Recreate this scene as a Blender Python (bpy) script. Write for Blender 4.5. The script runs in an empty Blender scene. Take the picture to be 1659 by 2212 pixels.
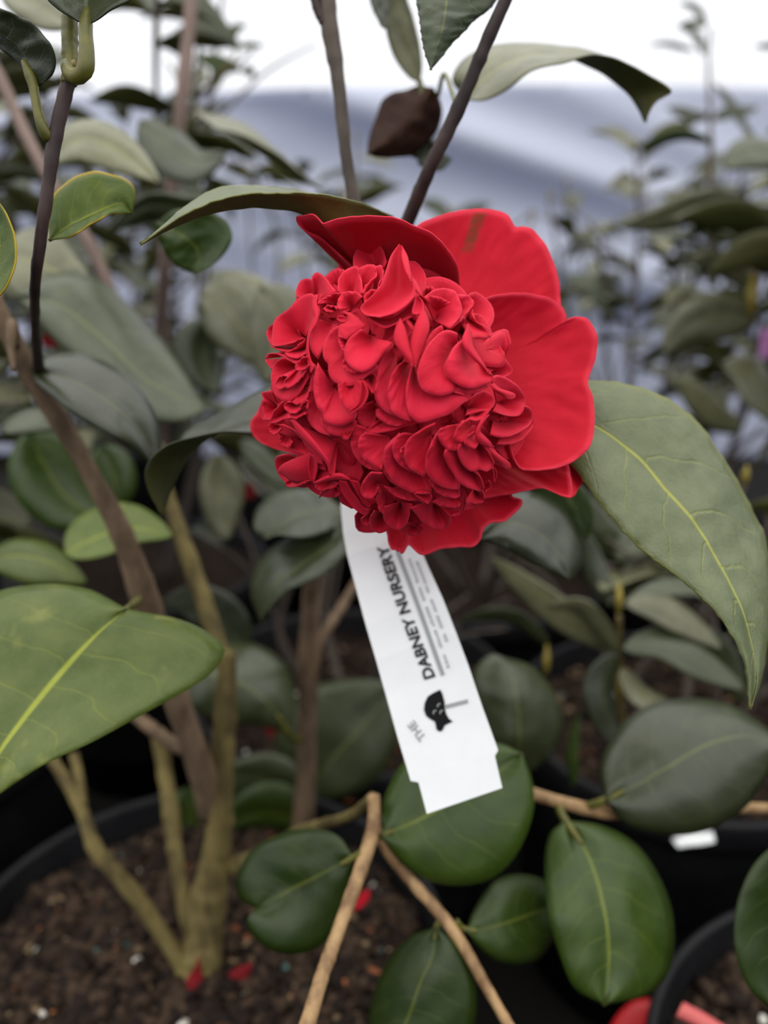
import bpy, math, random
import numpy as np
from mathutils import Vector, Matrix, Euler, noise

# ------------------------------------------------------------------ camera
F = 1900.0                       # focal length in pixels of the 1659 x 2212 frame
CX, CY = 829.5, 1106.0
CAM_H, PITCH = 0.70, math.radians(20)
SC = bpy.context.scene
cam_data = bpy.data.cameras.new('camera')
cam_data.sensor_fit = 'VERTICAL'
cam_data.sensor_height = 36.0
cam_data.sensor_width = 27.0
cam_data.lens = F / 2212 * 36.0
cam_data.clip_start = 0.02
cam_data.dof.use_dof = True
cam_data.dof.focus_distance = 0.292
cam_data.dof.aperture_fstop = 5.0
cam = bpy.data.objects.new('camera', cam_data)
SC.collection.objects.link(cam)
cam.location = (0, 0, CAM_H)
cam.rotation_euler = (math.pi / 2 - PITCH, 0, 0)
SC.camera = cam

# ------------------------------------------------------------------ sky and exposure
world = bpy.data.worlds.new('world')
SC.world = world
world.use_nodes = True
wn = world.node_tree
wn.nodes.clear()
wo = wn.nodes.new('ShaderNodeOutputWorld')
bg = wn.nodes.new('ShaderNodeBackground')
tc = wn.nodes.new('ShaderNodeTexCoord')
sp = wn.nodes.new('ShaderNodeSeparateXYZ')
mr = wn.nodes.new('ShaderNodeMapRange')
mr.inputs['From Min'].default_value = -0.05
mr.inputs['From Max'].default_value = 1.0
cr = wn.nodes.new('ShaderNodeMix'); cr.data_type = 'RGBA'
cr.inputs['A'].default_value = (0.95, 0.97, 1.02, 1)      # overcast horizon
cr.inputs['B'].default_value = (2.6, 2.58, 2.52, 1)     # overcast zenith
wn.links.new(tc.outputs['Generated'], sp.inputs[0])
wn.links.new(sp.outputs['Z'], mr.inputs['Value'])
wn.links.new(mr.outputs[0], cr.inputs['Factor'])
wn.links.new(cr.outputs['Result'], bg.inputs['Color'])
bg.inputs['Strength'].default_value = 1.0
wn.links.new(bg.outputs[0], wo.inputs[0])
SC.view_settings.view_transform = 'Standard'
SC.view_settings.look = 'None'
SC.view_settings.gamma = 1.0
SC.view_settings.use_curve_mapping = False
SC.view_settings.exposure = 0.05
SC.cycles.use_denoising = True
SC.cycles.max_bounces = 8
SC.cycles.transparent_max_bounces = 16

# ------------------------------------------------------------------ helpers
rng = random.Random(11)
COL = SC.collection
cp, sn = math.cos(PITCH), math.sin(PITCH)
CAM = np.array([0, 0, CAM_H])
FWD = np.array([0, cp, -sn])
UPV = np.array([0, sn, cp])
RT = np.array([1.0, 0, 0])


def P(x, y, d):
    """World point seen along picture direction (x, y) at distance d (metres along the view axis)."""
    x = np.asarray(x, float); y = np.asarray(y, float); d = np.asarray(d, float)
    a = ((x - CX) / F * d)[..., None]
    b = (-(y - CY) / F * d)[..., None]
    return CAM + a * RT + b * UPV + d[..., None] * FWD


def project(w):
    v = np.asarray(w, float) - CAM
    d = v @ FWD
    return CX + (v @ RT) / d * F, CY - (v @ UPV) / d * F, d


def interp(seq, n):
    seq = np.atleast_1d(np.asarray(seq, float))
    if len(seq) == 1:
        return np.full(n, seq[0])
    return np.interp(np.linspace(0, 1, n), np.linspace(0, 1, len(seq)), seq)


def smooth(pts, n):
    """Catmull-Rom through the points, n samples evenly spaced by chord length."""
    p = np.asarray(pts, float)
    if len(p) == 2:
        t = np.linspace(0, 1, n)[:, None]
        return p[0] * (1 - t) + p[1] * t
    seg = np.linalg.norm(np.diff(p[:, :2], axis=0), axis=1) + 1e-6
    c = np.concatenate([[0], np.cumsum(seg)])
    m = np.zeros_like(p)
    m[1:-1] = (p[2:] - p[:-2]) / (c[2:] - c[:-2])[:, None]
    m[0] = (p[1] - p[0]) / seg[0]
    m[-1] = (p[-1] - p[-2]) / seg[-1]
    s = np.linspace(0, c[-1], n)
    i = np.clip(np.searchsorted(c, s, 'right') - 1, 0, len(p) - 2)
    h = seg[i][:, None]
    t = ((s - c[i])[:, None]) / h
    return ((2 * t**3 - 3 * t**2 + 1) * p[i] + (t**3 - 2 * t**2 + t) * h * m[i]
            + (-2 * t**3 + 3 * t**2) * p[i + 1] + (t**3 - t**2) * h * m[i + 1])


ORIGIN = {}


def link(o, parent=None):
    COL.objects.link(o)
    if parent is not None:
        o.parent = parent
        ORIGIN[o.name] = ORIGIN.get(parent.name, np.zeros(3))
    return o


def thing(name, loc, label, cat, group=None):
    o = bpy.data.objects.new(name, None)
    o.empty_display_size = 0.02
    o.location = loc
    COL.objects.link(o)
    ORIGIN[o.name] = np.array(loc, float)
    o['label'] = label
    o['category'] = cat
    if group:
        o['group'] = group
    return o


def tag(o, label, cat, group=None):
    o['label'] = label; o['category'] = cat
    if group:
        o['group'] = group
    return o


def mesh_obj(name, verts, faces, mats, parent=None, uvs=None, mi=None, flat=False, origin=None):
    """One mesh object; verts are world points (stored relative to the parent thing's base)."""
    v = np.asarray(verts, float)
    if origin is not None:
        org = np.asarray(origin, float)
    elif parent is not None:
        org = ORIGIN.get(parent.name, np.zeros(3))
    else:
        org = v.mean(axis=0)
    me = bpy.data.meshes.new(name)
    me.from_pydata((v - org).tolist(), [], faces)
    for m in (mats if isinstance(mats, (list, tuple)) else [mats]):
        me.materials.append(m)
    if uvs is not None:
        li = np.zeros(len(me.loops), dtype=np.int32)
        me.loops.foreach_get('vertex_index', li)
        uvl = me.uv_layers.new(name='UVMap')
        uvl.data.foreach_set('uv', np.asarray(uvs, np.float32)[li].ravel())
    if mi is not None:
        me.polygons.foreach_set('material_index', np.asarray(mi, dtype=np.int32))
    if not flat:
        me.polygons.foreach_set('use_smooth', np.ones(len(me.polygons), dtype=bool))
    me.update()
    o = bpy.data.objects.new(name, me)
    if parent is None:
        o.location = org
    return link(o, parent)


def sheet(G, thick, flip=False):
    """Thick curved sheet over a (nv, nu, 3) grid: verts, faces, uvs, material indices (0 front, 1 back)."""
    if flip:
        G = G[:, ::-1]
    nv, nu = G.shape[:2]
    gu = np.gradient(G, axis=1); gv = np.gradient(G, axis=0)
    n = np.cross(gu, gv)
    L = np.linalg.norm(n, axis=2)
    bad = L < 1e-12
    n = n / np.maximum(L, 1e-12)[..., None]
    avg = n[~bad].mean(axis=0); avg /= np.linalg.norm(avg) + 1e-9
    n[bad] = avg
    V = np.concatenate([G.reshape(-1, 3), (G - n * thick).reshape(-1, 3)])
    U, W = np.meshgrid(np.linspace(0, 1, nu), np.linspace(0, 1, nv))
    if flip:
        U = 1 - U
    uv = np.stack([U.ravel(), W.ravel()], 1)
    uv = np.concatenate([uv, uv])
    idx = np.arange(nv * nu).reshape(nv, nu)
    a = idx[:-1, :-1].ravel(); b = idx[:-1, 1:].ravel(); c = idx[1:, 1:].ravel(); d = idx[1:, :-1].ravel()
    o = nv * nu
    top = np.stack([a, b, c, d], 1)
    bot = np.stack([d, c, b, a], 1) + o
    ring = np.concatenate([idx[0, :], idx[1:, -1], idx[-1, -2::-1], idx[-2:0:-1, 0]])
    r2 = np.roll(ring, -1)
    rim = np.stack([r2, ring, ring + o, r2 + o], 1)
    faces = np.concatenate([top, bot, rim])
    mi = np.concatenate([np.zeros(len(top)), np.ones(len(bot)), np.zeros(len(rim))]).astype(int)
    return V, faces.tolist(), uv, mi


def tube_data(pts, rad, seg=10, wob=0.0, seed=0):
    pts = np.asarray(pts, float); n = len(pts)
    t = np.gradient(pts, axis=0); t /= np.linalg.norm(t, axis=1)[:, None] + 1e-12
    ref = np.array([0.3, 0.9, 0.2]); V = []
    for i in range(n):
        a = np.cross(t[i], ref); a /= np.linalg.norm(a) + 1e-12
        b = np.cross(t[i], a)
        for k in range(seg):
            th = 2 * math.pi * k / seg
            r = rad[i] * (1 + wob * noise.noise(Vector((math.cos(th) * 1.2 + seed, math.sin(th) * 1.2, i * 0.45))))
            V.append(pts[i] + (a * math.cos(th) + b * math.sin(th)) * r)
    fs = []
    for i in range(n - 1):
        for k in range(seg):
            k2 = (k + 1) % seg
            fs.append([i * seg + k, i * seg + k2, (i + 1) * seg + k2, (i + 1) * seg + k])
    fs.append(list(range(seg))[::-1]); fs.append([(n - 1) * seg + k for k in range(seg)])
    return V, fs


def stem(name, spec, mat, parent, n=40, seg=12, wob=0.12, nodes=0.10):
    """Stem through (x, y, d, width in picture px) points."""
    s = smooth([q[:3] for q in spec], n)
    w = np.interp(np.linspace(0, 1, n), np.linspace(0, 1, len(spec)), [q[3] for q in spec])
    rad = w / 2 * s[:, 2] / F
    sd = rng.random() * 50
    rad = rad * np.array([1 + nodes * max(0, noise.noise(Vector((i * 0.55, sd, 0)))) * 2 for i in range(n)])
    V, fs = tube_data(P(s[:, 0], s[:, 1], s[:, 2]), rad, seg, wob, sd)
    return mesh_obj(name, V, fs, mat, parent)


# ------------------------------------------------------------------ materials
def new_mat(name):
    m = bpy.data.materials.new(name); m.use_nodes = True
    nt = m.node_tree; nt.nodes.clear()
    out = nt.nodes.new('ShaderNodeOutputMaterial')
    return m, nt, out


class N:
    """tiny node builder"""
    def __init__(s, nt):
        s.nt = nt

    def n(s, t, **kw):
        x = s.nt.nodes.new(t)
        for k, v in kw.items():
            setattr(x, k, v)
        return x

    def put(s, sock, v):
        if isinstance(v, bpy.types.NodeSocket):
            s.nt.links.new(v, sock)
        else:
            sock.default_value = v

    def math(s, op, a, b=0.0, clamp=False):
        x = s.n('ShaderNodeMath', operation=op, use_clamp=clamp)
        s.put(x.inputs[0], a); s.put(x.inputs[1], b)
        return x.outputs[0]

    def rng(s, v, a, b, c=0.0, d=1.0):
        x = s.n('ShaderNodeMapRange', interpolation_type='SMOOTHSTEP')
        s.put(x.inputs['Value'], v)
        for k, w in zip(('From Min', 'From Max', 'To Min', 'To Max'), (a, b, c, d)):
            x.inputs[k].default_value = w
        return x.outputs[0]

    def mix(s, f, a, b):
        x = s.n('ShaderNodeMix', data_type='RGBA')
        s.put(x.inputs['Factor'], f); s.put(x.inputs['A'], a); s.put(x.inputs['B'], b)
        return x.outputs['Result']

    def noise(s, vec, scale, detail=3.0, rough=0.5):
        x = s.n('ShaderNodeTexNoise')
        if vec is not None:
            s.put(x.inputs['Vector'], vec)
        x.inputs['Scale'].default_value = scale; x.inputs['Detail'].default_value = detail
        x.inputs['Roughness'].default_value = rough
        return x.outputs['Fac']


def c4(c):
    return (c[0], c[1], c[2], 1)


def leaf_material(name, c1, c2, rib, rough=0.42, vein=0.3, trans=0.15, tcol=(0.16, 0.30, 0.03), spec=0.5, blotch=None, bump=0.25, edge=None, edge_mix=0.55):
    m, nt, out = new_mat(name); b = N(nt)
    uv = b.n('ShaderNodeTexCoord').outputs['UV']
    sep = b.n('ShaderNodeSeparateXYZ'); b.put(sep.inputs[0], uv)
    u, v = sep.outputs['X'], sep.outputs['Y']
    a = b.math('MULTIPLY', b.math('ABSOLUTE', b.math('SUBTRACT', u, 0.5)), 2.0)
    obj = b.n('ShaderNodeTexCoord').outputs['Object']
    info = b.n('ShaderNodeObjectInfo').outputs['Random']
    side = b.math('GREATER_THAN', u, 0.5)
    wob = b.math('MULTIPLY', b.math('SUBTRACT', b.noise(uv, 5.0, 2), 0.5), 0.5)
    ph = b.math('ADD', b.math('SUBTRACT', b.math('MULTIPLY', v, 6.5), b.math('MULTIPLY', b.math('POWER', a, 1.4), 1.3)), b.math('ADD', wob, b.math('MULTIPLY', side, 0.45)))
    fr = b.math('ABSOLUTE', b.math('SUBTRACT', b.math('FRACT', ph), 0.5))
    lat = b.math('MULTIPLY', b.rng(fr, 0.455, 0.498), b.math('SUBTRACT', 1.0, b.math('POWER', a, 4.0), True))
    midw = b.math('MULTIPLY', b.rng(a, 0.012, 0.038, 1.0, 0.0), b.rng(v, 0.7, 1.0, 1.0, 0.45))
    mot = b.noise(obj, 70.0, 4, 0.6)
    col = b.mix(b.rng(mot, 0.3, 0.7), c4(c1), c4(c2))
    fine = b.noise(uv, 160.0, 2)
    col = b.mix(b.math('MULTIPLY', b.rng(fine, 0.45, 0.75), 0.25), col, c4([min(1, x * 1.8) for x in c2]))
    if blotch:
        bl = b.noise(obj, 38.0, 3, 0.6)
        col = b.mix(b.math('MULTIPLY', b.rng(bl, 0.56, 0.74), 0.75), col, c4(blotch))
    if edge:
        col = b.mix(b.math('MULTIPLY', b.rng(a, 0.90, 1.0), edge_mix), col, c4(edge))
    col = b.mix(b.math('MULTIPLY', lat, vein), col, c4(rib))
    col = b.mix(b.math('MULTIPLY', midw, 0.9), col, c4(rib))
    hsv = b.n('ShaderNodeHueSaturation'); b.put(hsv.inputs['Color'], col)
    b.put(hsv.inputs['Value'], b.math('ADD', 0.6, b.math('MULTIPLY', info, 0.7)))
    bp = b.n('ShaderNodeBump'); bp.inputs['Strength'].default_value = bump; bp.inputs['Distance'].default_value = 0.0006
    hgt = b.math('ADD', b.math('MULTIPLY', lat, -0.7), b.math('ADD', b.math('MULTIPLY', midw, -1.0), b.math('ADD', b.math('MULTIPLY', b.noise(uv, 45.0, 3), 0.7), b.math('ADD', b.math('MULTIPLY', b.noise(obj, 42.0, 2), 8.0), b.math('MULTIPLY', b.noise(obj, 900.0, 2), 0.5)))))
    b.put(bp.inputs['Height'], hgt)
    pr = b.n('ShaderNodeBsdfPrincipled')
    b.put(pr.inputs['Base Color'], hsv.outputs[0]); b.put(pr.inputs['Normal'], bp.outputs[0])
    pr.inputs['Roughness'].default_value = rough
    pr.inputs['Specular IOR Level'].default_value = spec
    tr = b.n('ShaderNodeBsdfTranslucent'); tr.inputs['Color'].default_value = c4(tcol)
    mx = b.n('ShaderNodeMixShader'); mx.inputs[0].default_value = trans
    nt.links.new(pr.outputs[0], mx.inputs[1]); nt.links.new(tr.outputs[0], mx.inputs[2])
    nt.links.new(mx.outputs[0], out.inputs[0])
    return m


def petal_material(name, stain=False, c1=(0.46, 0.0025, 0.014), c2=(0.53, 0.004, 0.021), c3=(0.54, 0.006, 0.027)):
    m, nt, out = new_mat(name); b = N(nt)
    uv = b.n('ShaderNodeTexCoord').outputs['UV']
    sep = b.n('ShaderNodeSeparateXYZ'); b.put(sep.inputs[0], uv)
    obj = b.n('ShaderNodeTexCoord').outputs['Object']
    mp = b.n('ShaderNodeMapping'); b.put(mp.inputs['Vector'], uv); mp.inputs['Scale'].default_value = (34, 3.5, 1)
    ribs = b.noise(mp.outputs[0], 1.0, 3)
    mot = b.noise(obj, 90.0, 3)
    info = b.n('ShaderNodeObjectInfo').outputs['Random']
    col = b.mix(b.rng(mot, 0.3, 0.7), c4(c1), c4(c2))
    col = b.mix(b.math('MULTIPLY', b.rng(ribs, 0.5, 0.8), 0.3), col, (0.50, 0.004, 0.015, 1))
    col = b.mix(b.math('MULTIPLY', info, 0.25), col, c4(c3))
    # edge highlight painted into the colour as a paler lip along the rim
    col = b.mix(b.rng(sep.outputs['Y'], 0.93, 1.0, 0.0, 0.5), col, (0.78, 0.05, 0.09, 1))
    if stain:
        nz = b.math('MULTIPLY', b.math('SUBTRACT', b.noise(uv, 40.0, 3), 0.5), 0.05)
        mu = b.math('MULTIPLY', b.rng(b.math('ADD', sep.outputs['X'], nz), 0.272, 0.285), b.rng(b.math('ADD', sep.outputs['X'], nz), 0.335, 0.35, 1.0, 0.0))
        mv = b.math('MULTIPLY', b.rng(b.math('ADD', sep.outputs['Y'], nz), 0.66, 0.74), b.rng(sep.outputs['Y'], 0.955, 0.985, 1.0, 0.0))
        st = b.math('MULTIPLY', b.math('MULTIPLY', mu, mv), b.rng(b.noise(obj, 600.0, 3), 0.3, 0.6, 0.45, 1.0))
        col = b.mix(b.math('MULTIPLY', st, 0.9), col, (0.17, 0.035, 0.012, 1))
    bp = b.n('ShaderNodeBump'); bp.inputs['Strength'].default_value = 0.3; bp.inputs['Distance'].default_value = 0.0006
    b.put(bp.inputs['Height'], b.math('ADD', ribs, b.math('MULTIPLY', b.noise(obj, 160.0, 3), 1.2)))
    pr = b.n('ShaderNodeBsdfPrincipled')
    b.put(pr.inputs['Base Color'], col); b.put(pr.inputs['Normal'], bp.outputs[0])
    pr.inputs['Roughness'].default_value = 0.62
    pr.inputs['Specular IOR Level'].default_value = 0.15
    pr.inputs['Sheen Weight'].default_value = 0.06
    pr.inputs['Sheen Roughness'].default_value = 0.5
    pr.inputs['Sheen Tint'].default_value = (1.0, 0.45, 0.5, 1)
    tr = b.n('ShaderNodeBsdfTranslucent'); tr.inputs['Color'].default_value = (0.75, 0.006, 0.014, 1)
    mx = b.n('ShaderNodeMixShader'); mx.inputs[0].default_value = 0.12
    nt.links.new(pr.outputs[0], mx.inputs[1]); nt.links.new(tr.outputs[0], mx.inputs[2])
    nt.links.new(mx.outputs[0], out.inputs[0])
    return m


def simple(name, c1, c2=None, scale=60.0, rough=0.6, spec=0.4, bump=0.0, stretch=None, detail=4):
    m, nt, out = new_mat(name); b = N(nt)
    pr = b.n('ShaderNodeBsdfPrincipled')
    obj = b.n('ShaderNodeTexCoord').outputs['Object']
    if stretch:
        mp = b.n('ShaderNodeMapping'); b.put(mp.inputs['Vector'], obj); mp.inputs['Scale'].default_value = stretch
        obj = mp.outputs[0]
    nz = b.noise(obj, scale, detail, 0.6)
    b.put(pr.inputs['Base Color'], b.mix(b.rng(nz, 0.32, 0.68), c4(c1), c4(c2 or c1)))
    pr.inputs['Roughness'].default_value = rough
    pr.inputs['Specular IOR Level'].default_value = spec
    if bump:
        bp = b.n('ShaderNodeBump'); bp.inputs['Strength'].default_value = bump; bp.inputs['Distance'].default_value = 0.002
        b.put(bp.inputs['Height'], nz); b.put(pr.inputs['Normal'], bp.outputs[0])
    nt.links.new(pr.outputs[0], out.inputs[0])
    return m


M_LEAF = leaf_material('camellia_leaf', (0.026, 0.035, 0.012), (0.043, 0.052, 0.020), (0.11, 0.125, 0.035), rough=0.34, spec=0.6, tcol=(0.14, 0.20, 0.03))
M_LEAF_SHARP = leaf_material('camellia_leaf_matt', (0.058, 0.076, 0.024), (0.088, 0.104, 0.040), (0.24, 0.25, 0.03), rough=0.44, vein=0.22, bump=0.6, edge=(0.15, 0.15, 0.02), spec=0.6)
M_LEAF_LIGHT = leaf_material('camellia_leaf_light', (0.060, 0.092, 0.010), (0.095, 0.125, 0.020), (0.32, 0.36, 0.03), rough=0.36, spec=0.38, vein=0.15, blotch=(0.24, 0.25, 0.05))
M_LEAF_YOUNG = leaf_material('camellia_leaf_young', (0.030, 0.062, 0.005), (0.085, 0.12, 0.010), (0.24, 0.25, 0.02), rough=0.45, spec=0.25, trans=0.14, edge=(0.45, 0.30, 0.015), edge_mix=0.9)
M_LEAF_DEEP = leaf_material('camellia_leaf_deep', (0.024, 0.046, 0.004), (0.038, 0.066, 0.007), (0.15, 0.18, 0.022), rough=0.36, spec=0.42)
M_LEAF_PALE = leaf_material('camellia_leaf_pale', (0.095, 0.098, 0.048), (0.150, 0.148, 0.078), (0.26, 0.26, 0.08), rough=0.36, spec=0.6)
M_UNDER = leaf_material('camellia_leaf_underside', (0.055, 0.056, 0.014), (0.075, 0.074, 0.020), (0.17, 0.17, 0.03), rough=0.6, vein=0.15, trans=0.08, spec=0.25, bump=0.1)
M_DEAD = leaf_material('dead_leaf', (0.016, 0.007, 0.005), (0.035, 0.014, 0.008), (0.04, 0.02, 0.012), rough=0.75, spec=0.12, trans=0.03, tcol=(0.2, 0.08, 0.03))
M_PETAL = petal_material('red_petal')
M_FRILL = petal_material('red_frill', c1=(0.55, 0.008, 0.026), c2=(0.62, 0.013, 0.040), c3=(0.70, 0.023, 0.062))  # sheen of the frilled centre painted in as a lighter, pinker red
M_PETAL_SHADED = petal_material('shaded_red_petal', c1=(0.12, 0.003, 0.005), c2=(0.17, 0.004, 0.007), c3=(0.16, 0.004, 0.008))  # red petal darkened, so shade on far blooms and fallen petals is painted in
M_PETAL_STAIN = petal_material('red_petal_bruised', True)
M_BARK = simple('brown_bark', (0.085, 0.055, 0.032), (0.185, 0.125, 0.075), 90, 0.75, 0.25, 0.6, (1, 1, 0.35))
M_BARK_OLIVE = simple('olive_bark', (0.075, 0.055, 0.022), (0.185, 0.145, 0.050), 80, 0.7, 0.2, 0.8, (1, 1, 0.3))
M_BARK_DARK = simple('dark_bark', (0.022, 0.012, 0.011), (0.048, 0.026, 0.022), 120, 0.6, 0.4, 0.4, (1, 1, 0.3))
M_BARK_GREY = simple('grey_brown_bark', (0.055, 0.042, 0.034), (0.10, 0.078, 0.062), 120, 0.7, 0.3, 0.5, (1, 1, 0.3))
M_BARK_PINK = simple('pinkish_bark', (0.17, 0.12, 0.10), (0.24, 0.17, 0.14), 60, 0.7, 0.3, 0.3, (1, 1, 0.3))
M_TWIG = simple('tan_twig', (0.16, 0.085, 0.038), (0.40, 0.25, 0.115), 110, 0.55, 0.35, 0.7, (1, 1, 0.25))
M_STALK = simple('green_leaf_stalk', (0.07, 0.07, 0.008), (0.12, 0.11, 0.012), 120, 0.45, 0.45, 0.1)
M_BUD = simple('yellow_bud', (0.16, 0.12, 0.012), (0.26, 0.20, 0.03), 120, 0.5, 0.4)
M_POT = simple('black_pot_plastic', (0.005, 0.005, 0.006), (0.009, 0.009, 0.010), 30, 0.5, 0.22, 0.1)
M_SOIL = simple('potting_soil', (0.008, 0.005, 0.004), (0.028, 0.018, 0.013), 220, 0.95, 0.1, 0.8)
M_CHIP = [simple('bark_chip', (0.022, 0.014, 0.009), (0.060, 0.037, 0.024), 150, 0.9, 0.15),
          simple('dark_chip', (0.010, 0.006, 0.005), (0.020, 0.013, 0.010), 150, 0.9, 0.15),
          simple('tan_chip', (0.15, 0.105, 0.055), (0.24, 0.17, 0.10), 150, 0.9, 0.15),
          simple('perlite', (0.55, 0.52, 0.46), (0.68, 0.65, 0.58), 150, 0.9, 0.15),
          simple('rust_chip', (0.24, 0.075, 0.03), (0.34, 0.12, 0.05), 150, 0.9, 0.15),
          simple('feed_prill', (0.04, 0.10, 0.09), (0.07, 0.15, 0.13), 150, 0.5, 0.4)]
M_FLOOR = simple('black_weed_fabric', (0.006, 0.006, 0.006), (0.014, 0.012, 0.010), 300, 0.85, 0.15, 0.4)
M_MULCH = simple('rust_leaf_litter', (0.045, 0.018, 0.008), (0.16, 0.06, 0.022), 60, 0.9, 0.1, 0.6)
M_TAG = simple('white_plastic_label', (0.78, 0.79, 0.79), (0.82, 0.83, 0.83), 40, 0.38, 0.45)
M_INK = simple('black_ink', (0.006, 0.006, 0.006), None, 40, 0.7, 0.15)
M_INK_TEXT = simple('dark_grey_ink', (0.03, 0.031, 0.031), None, 40, 0.7, 0.15)
M_INK_GREY = simple('grey_ink', (0.30, 0.32, 0.315), None, 40, 0.5, 0.3)
M_INK_PALE = simple('pale_grey_ink', (0.42, 0.43, 0.43), None, 40, 0.5, 0.3)
M_REDTAG = simple('red_plastic_label', (0.42, 0.008, 0.010), (0.48, 0.010, 0.014), 40, 0.4, 0.4)
M_CORAL = simple('coral_plastic_label', (0.62, 0.12, 0.11), (0.68, 0.15, 0.14), 40, 0.4, 0.4)
M_MAUVE = simple('mauve_plastic_label', (0.36, 0.14, 0.33), (0.42, 0.17, 0.38), 40, 0.4, 0.4)


def sheet_material():
    m, nt, out = new_mat('white_wall_sheet'); b = N(nt)
    obj = b.n('ShaderNodeTexCoord').outputs['Object']
    nz = b.noise(obj, 3.0, 3)
    col = b.mix(nz, (0.58, 0.61, 0.73, 1), (0.68, 0.70, 0.78, 1))
    d = b.n('ShaderNodeBsdfDiffuse'); b.put(d.inputs[0], col)
    t = b.n('ShaderNodeBsdfTranslucent'); t.inputs[0].default_value = (0.42, 0.47, 0.64, 1)
    mx = b.n('ShaderNodeMixShader'); mx.inputs[0].default_value = 0.35
    nt.links.new(d.outputs[0], mx.inputs[1]); nt.links.new(t.outputs[0], mx.inputs[2])
    nt.links.new(mx.outputs[0], out.inputs[0])
    return m


def film_material():
    m, nt, out = new_mat('clear_film'); b = N(nt)
    obj = b.n('ShaderNodeTexCoord').outputs['Object']
    mp = b.n('ShaderNodeMapping'); b.put(mp.inputs['Vector'], obj)
    mp.inputs['Rotation'].default_value = (0, math.radians(-28), 0); mp.inputs['Scale'].default_value = (0.5, 1, 5.0)
    st = b.rng(b.noise(mp.outputs[0], 1.6, 2), 0.5, 0.7, 0.10, 0.32)
    tp = b.n('ShaderNodeBsdfTransparent'); tp.inputs[0].default_value = (0.97, 0.97, 0.98, 1)
    tr = b.n('ShaderNodeBsdfTranslucent'); tr.inputs[0].default_value = (0.8, 0.81, 0.83, 1)
    mx = b.n('ShaderNodeMixShader'); b.put(mx.inputs[0], st)
    nt.links.new(tp.outputs[0], mx.inputs[1]); nt.links.new(tr.outputs[0], mx.inputs[2])
    nt.links.new(mx.outputs[0], out.inputs[0])
    return m


M_SHEET = sheet_material()
M_FILM = film_material()

# ------------------------------------------------------------------ the setting
fl = mesh_obj('floor', [(-30, -30, 0), (30, -30, 0), (30, 30, 0), (-30, 30, 0)], [[0, 1, 2, 3]], M_FLOOR, origin=(0, 1, 0))
fl['kind'] = 'structure'


def build_wall():
    xs = np.linspace(-2.8, 2.8, 120); zs = np.linspace(0.0, 0.935, 50)
    X, Z = np.meshgrid(xs, zs)
    Y = np.full_like(X, 2.38)
    for (x0, z0, ang, wd, am) in [(0.25, 0.80, -17, 0.055, 0.075), (0.1, 0.60, -13, 0.06, 0.05), (-0.6, 0.70, -24, 0.06, 0.03),
                                  (1.0, 0.45, -10, 0.07, 0.03), (-0.2, 0.35, 9, 0.08, 0.03), (0.9, 0.75, -20, 0.05, 0.03), (-1.5, 0.5, 15, 0.07, 0.03)]:
        s = -(X - x0) * math.sin(math.radians(ang)) + (Z - z0) * math.cos(math.radians(ang))
        Y = Y - am * np.exp(-(s / wd) ** 2) * np.exp(-((X - x0) / 1.1) ** 2)
    Y = Y + 0.018 * np.sin(X * 5 + Z * 3)
    Z = Z + 0.010 * np.sin(X * 2.2 + 0.4) * (Z / 0.93)
    G = np.stack([X, Y, Z], 2)
    V, fs, uv, mi = sheet(G, 0.002)
    o = mesh_obj('wall_back', V, fs, M_SHEET, uvs=uv, origin=(0, 2.38, 0)); o['kind'] = 'structure'
    zs = np.linspace(0.90, 2.3, 24)
    X, Z = np.meshgrid(xs, zs)
    Y = 2.43 + 0.02 * np.sin(X * 3.1 + Z * 4) + 0.0 * X
    V, fs, uv, mi = sheet(np.stack([X, Y, Z], 2), 0.0004)
    o = mesh_obj('window_1', V, fs, M_FILM, uvs=uv, origin=(0, 2.43, 0.9)); o['kind'] = 'structure'


build_wall()


def side_wall(name, a, b, h=1.25):
    """one of three unseen walls added to cut low-angle light, the same slack white sheet"""
    a = np.array(a, float); b = np.array(b, float)
    S, Z = np.meshgrid(np.linspace(0, 1, 50), np.linspace(0, h, 14))
    nrm = np.array([-(b - a)[1], (b - a)[0]]); nrm /= np.linalg.norm(nrm)
    off = 0.015 * np.sin(S * 22 + Z * 4)
    G = np.stack([a[0] + (b - a)[0] * S + nrm[0] * off, a[1] + (b - a)[1] * S + nrm[1] * off, Z], 2)
    V, fs, uv, mi = sheet(G, 0.002)
    o = mesh_obj(name, V, fs, M_SHEET, uvs=uv, origin=(a[0], a[1], 0)); o['kind'] = 'structure'


side_wall('wall_left', (-2.8, -2.0), (-2.8, 2.38))
side_wall('wall_right', (2.8, -2.0), (2.8, 2.38))
side_wall('wall_front', (-2.8, -2.0), (2.8, -2.0))


# ------------------------------------------------------------------ pots
def lathe(profile, cx, cy, seg=64):
    V = []; fs = []
    n = len(profile)
    for (r, z) in profile:
        for k in range(seg):
            th = 2 * math.pi * k / seg
            V.append((cx + r * math.cos(th), cy + r * math.sin(th), z))
    for i in range(n - 1):
        for k in range(seg):
            k2 = (k + 1) % seg
            fs.append([i * seg + k, i * seg + k2, (i + 1) * seg + k2, (i + 1) * seg + k])
    return V, fs


SOIL_Z = 0.236


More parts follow.
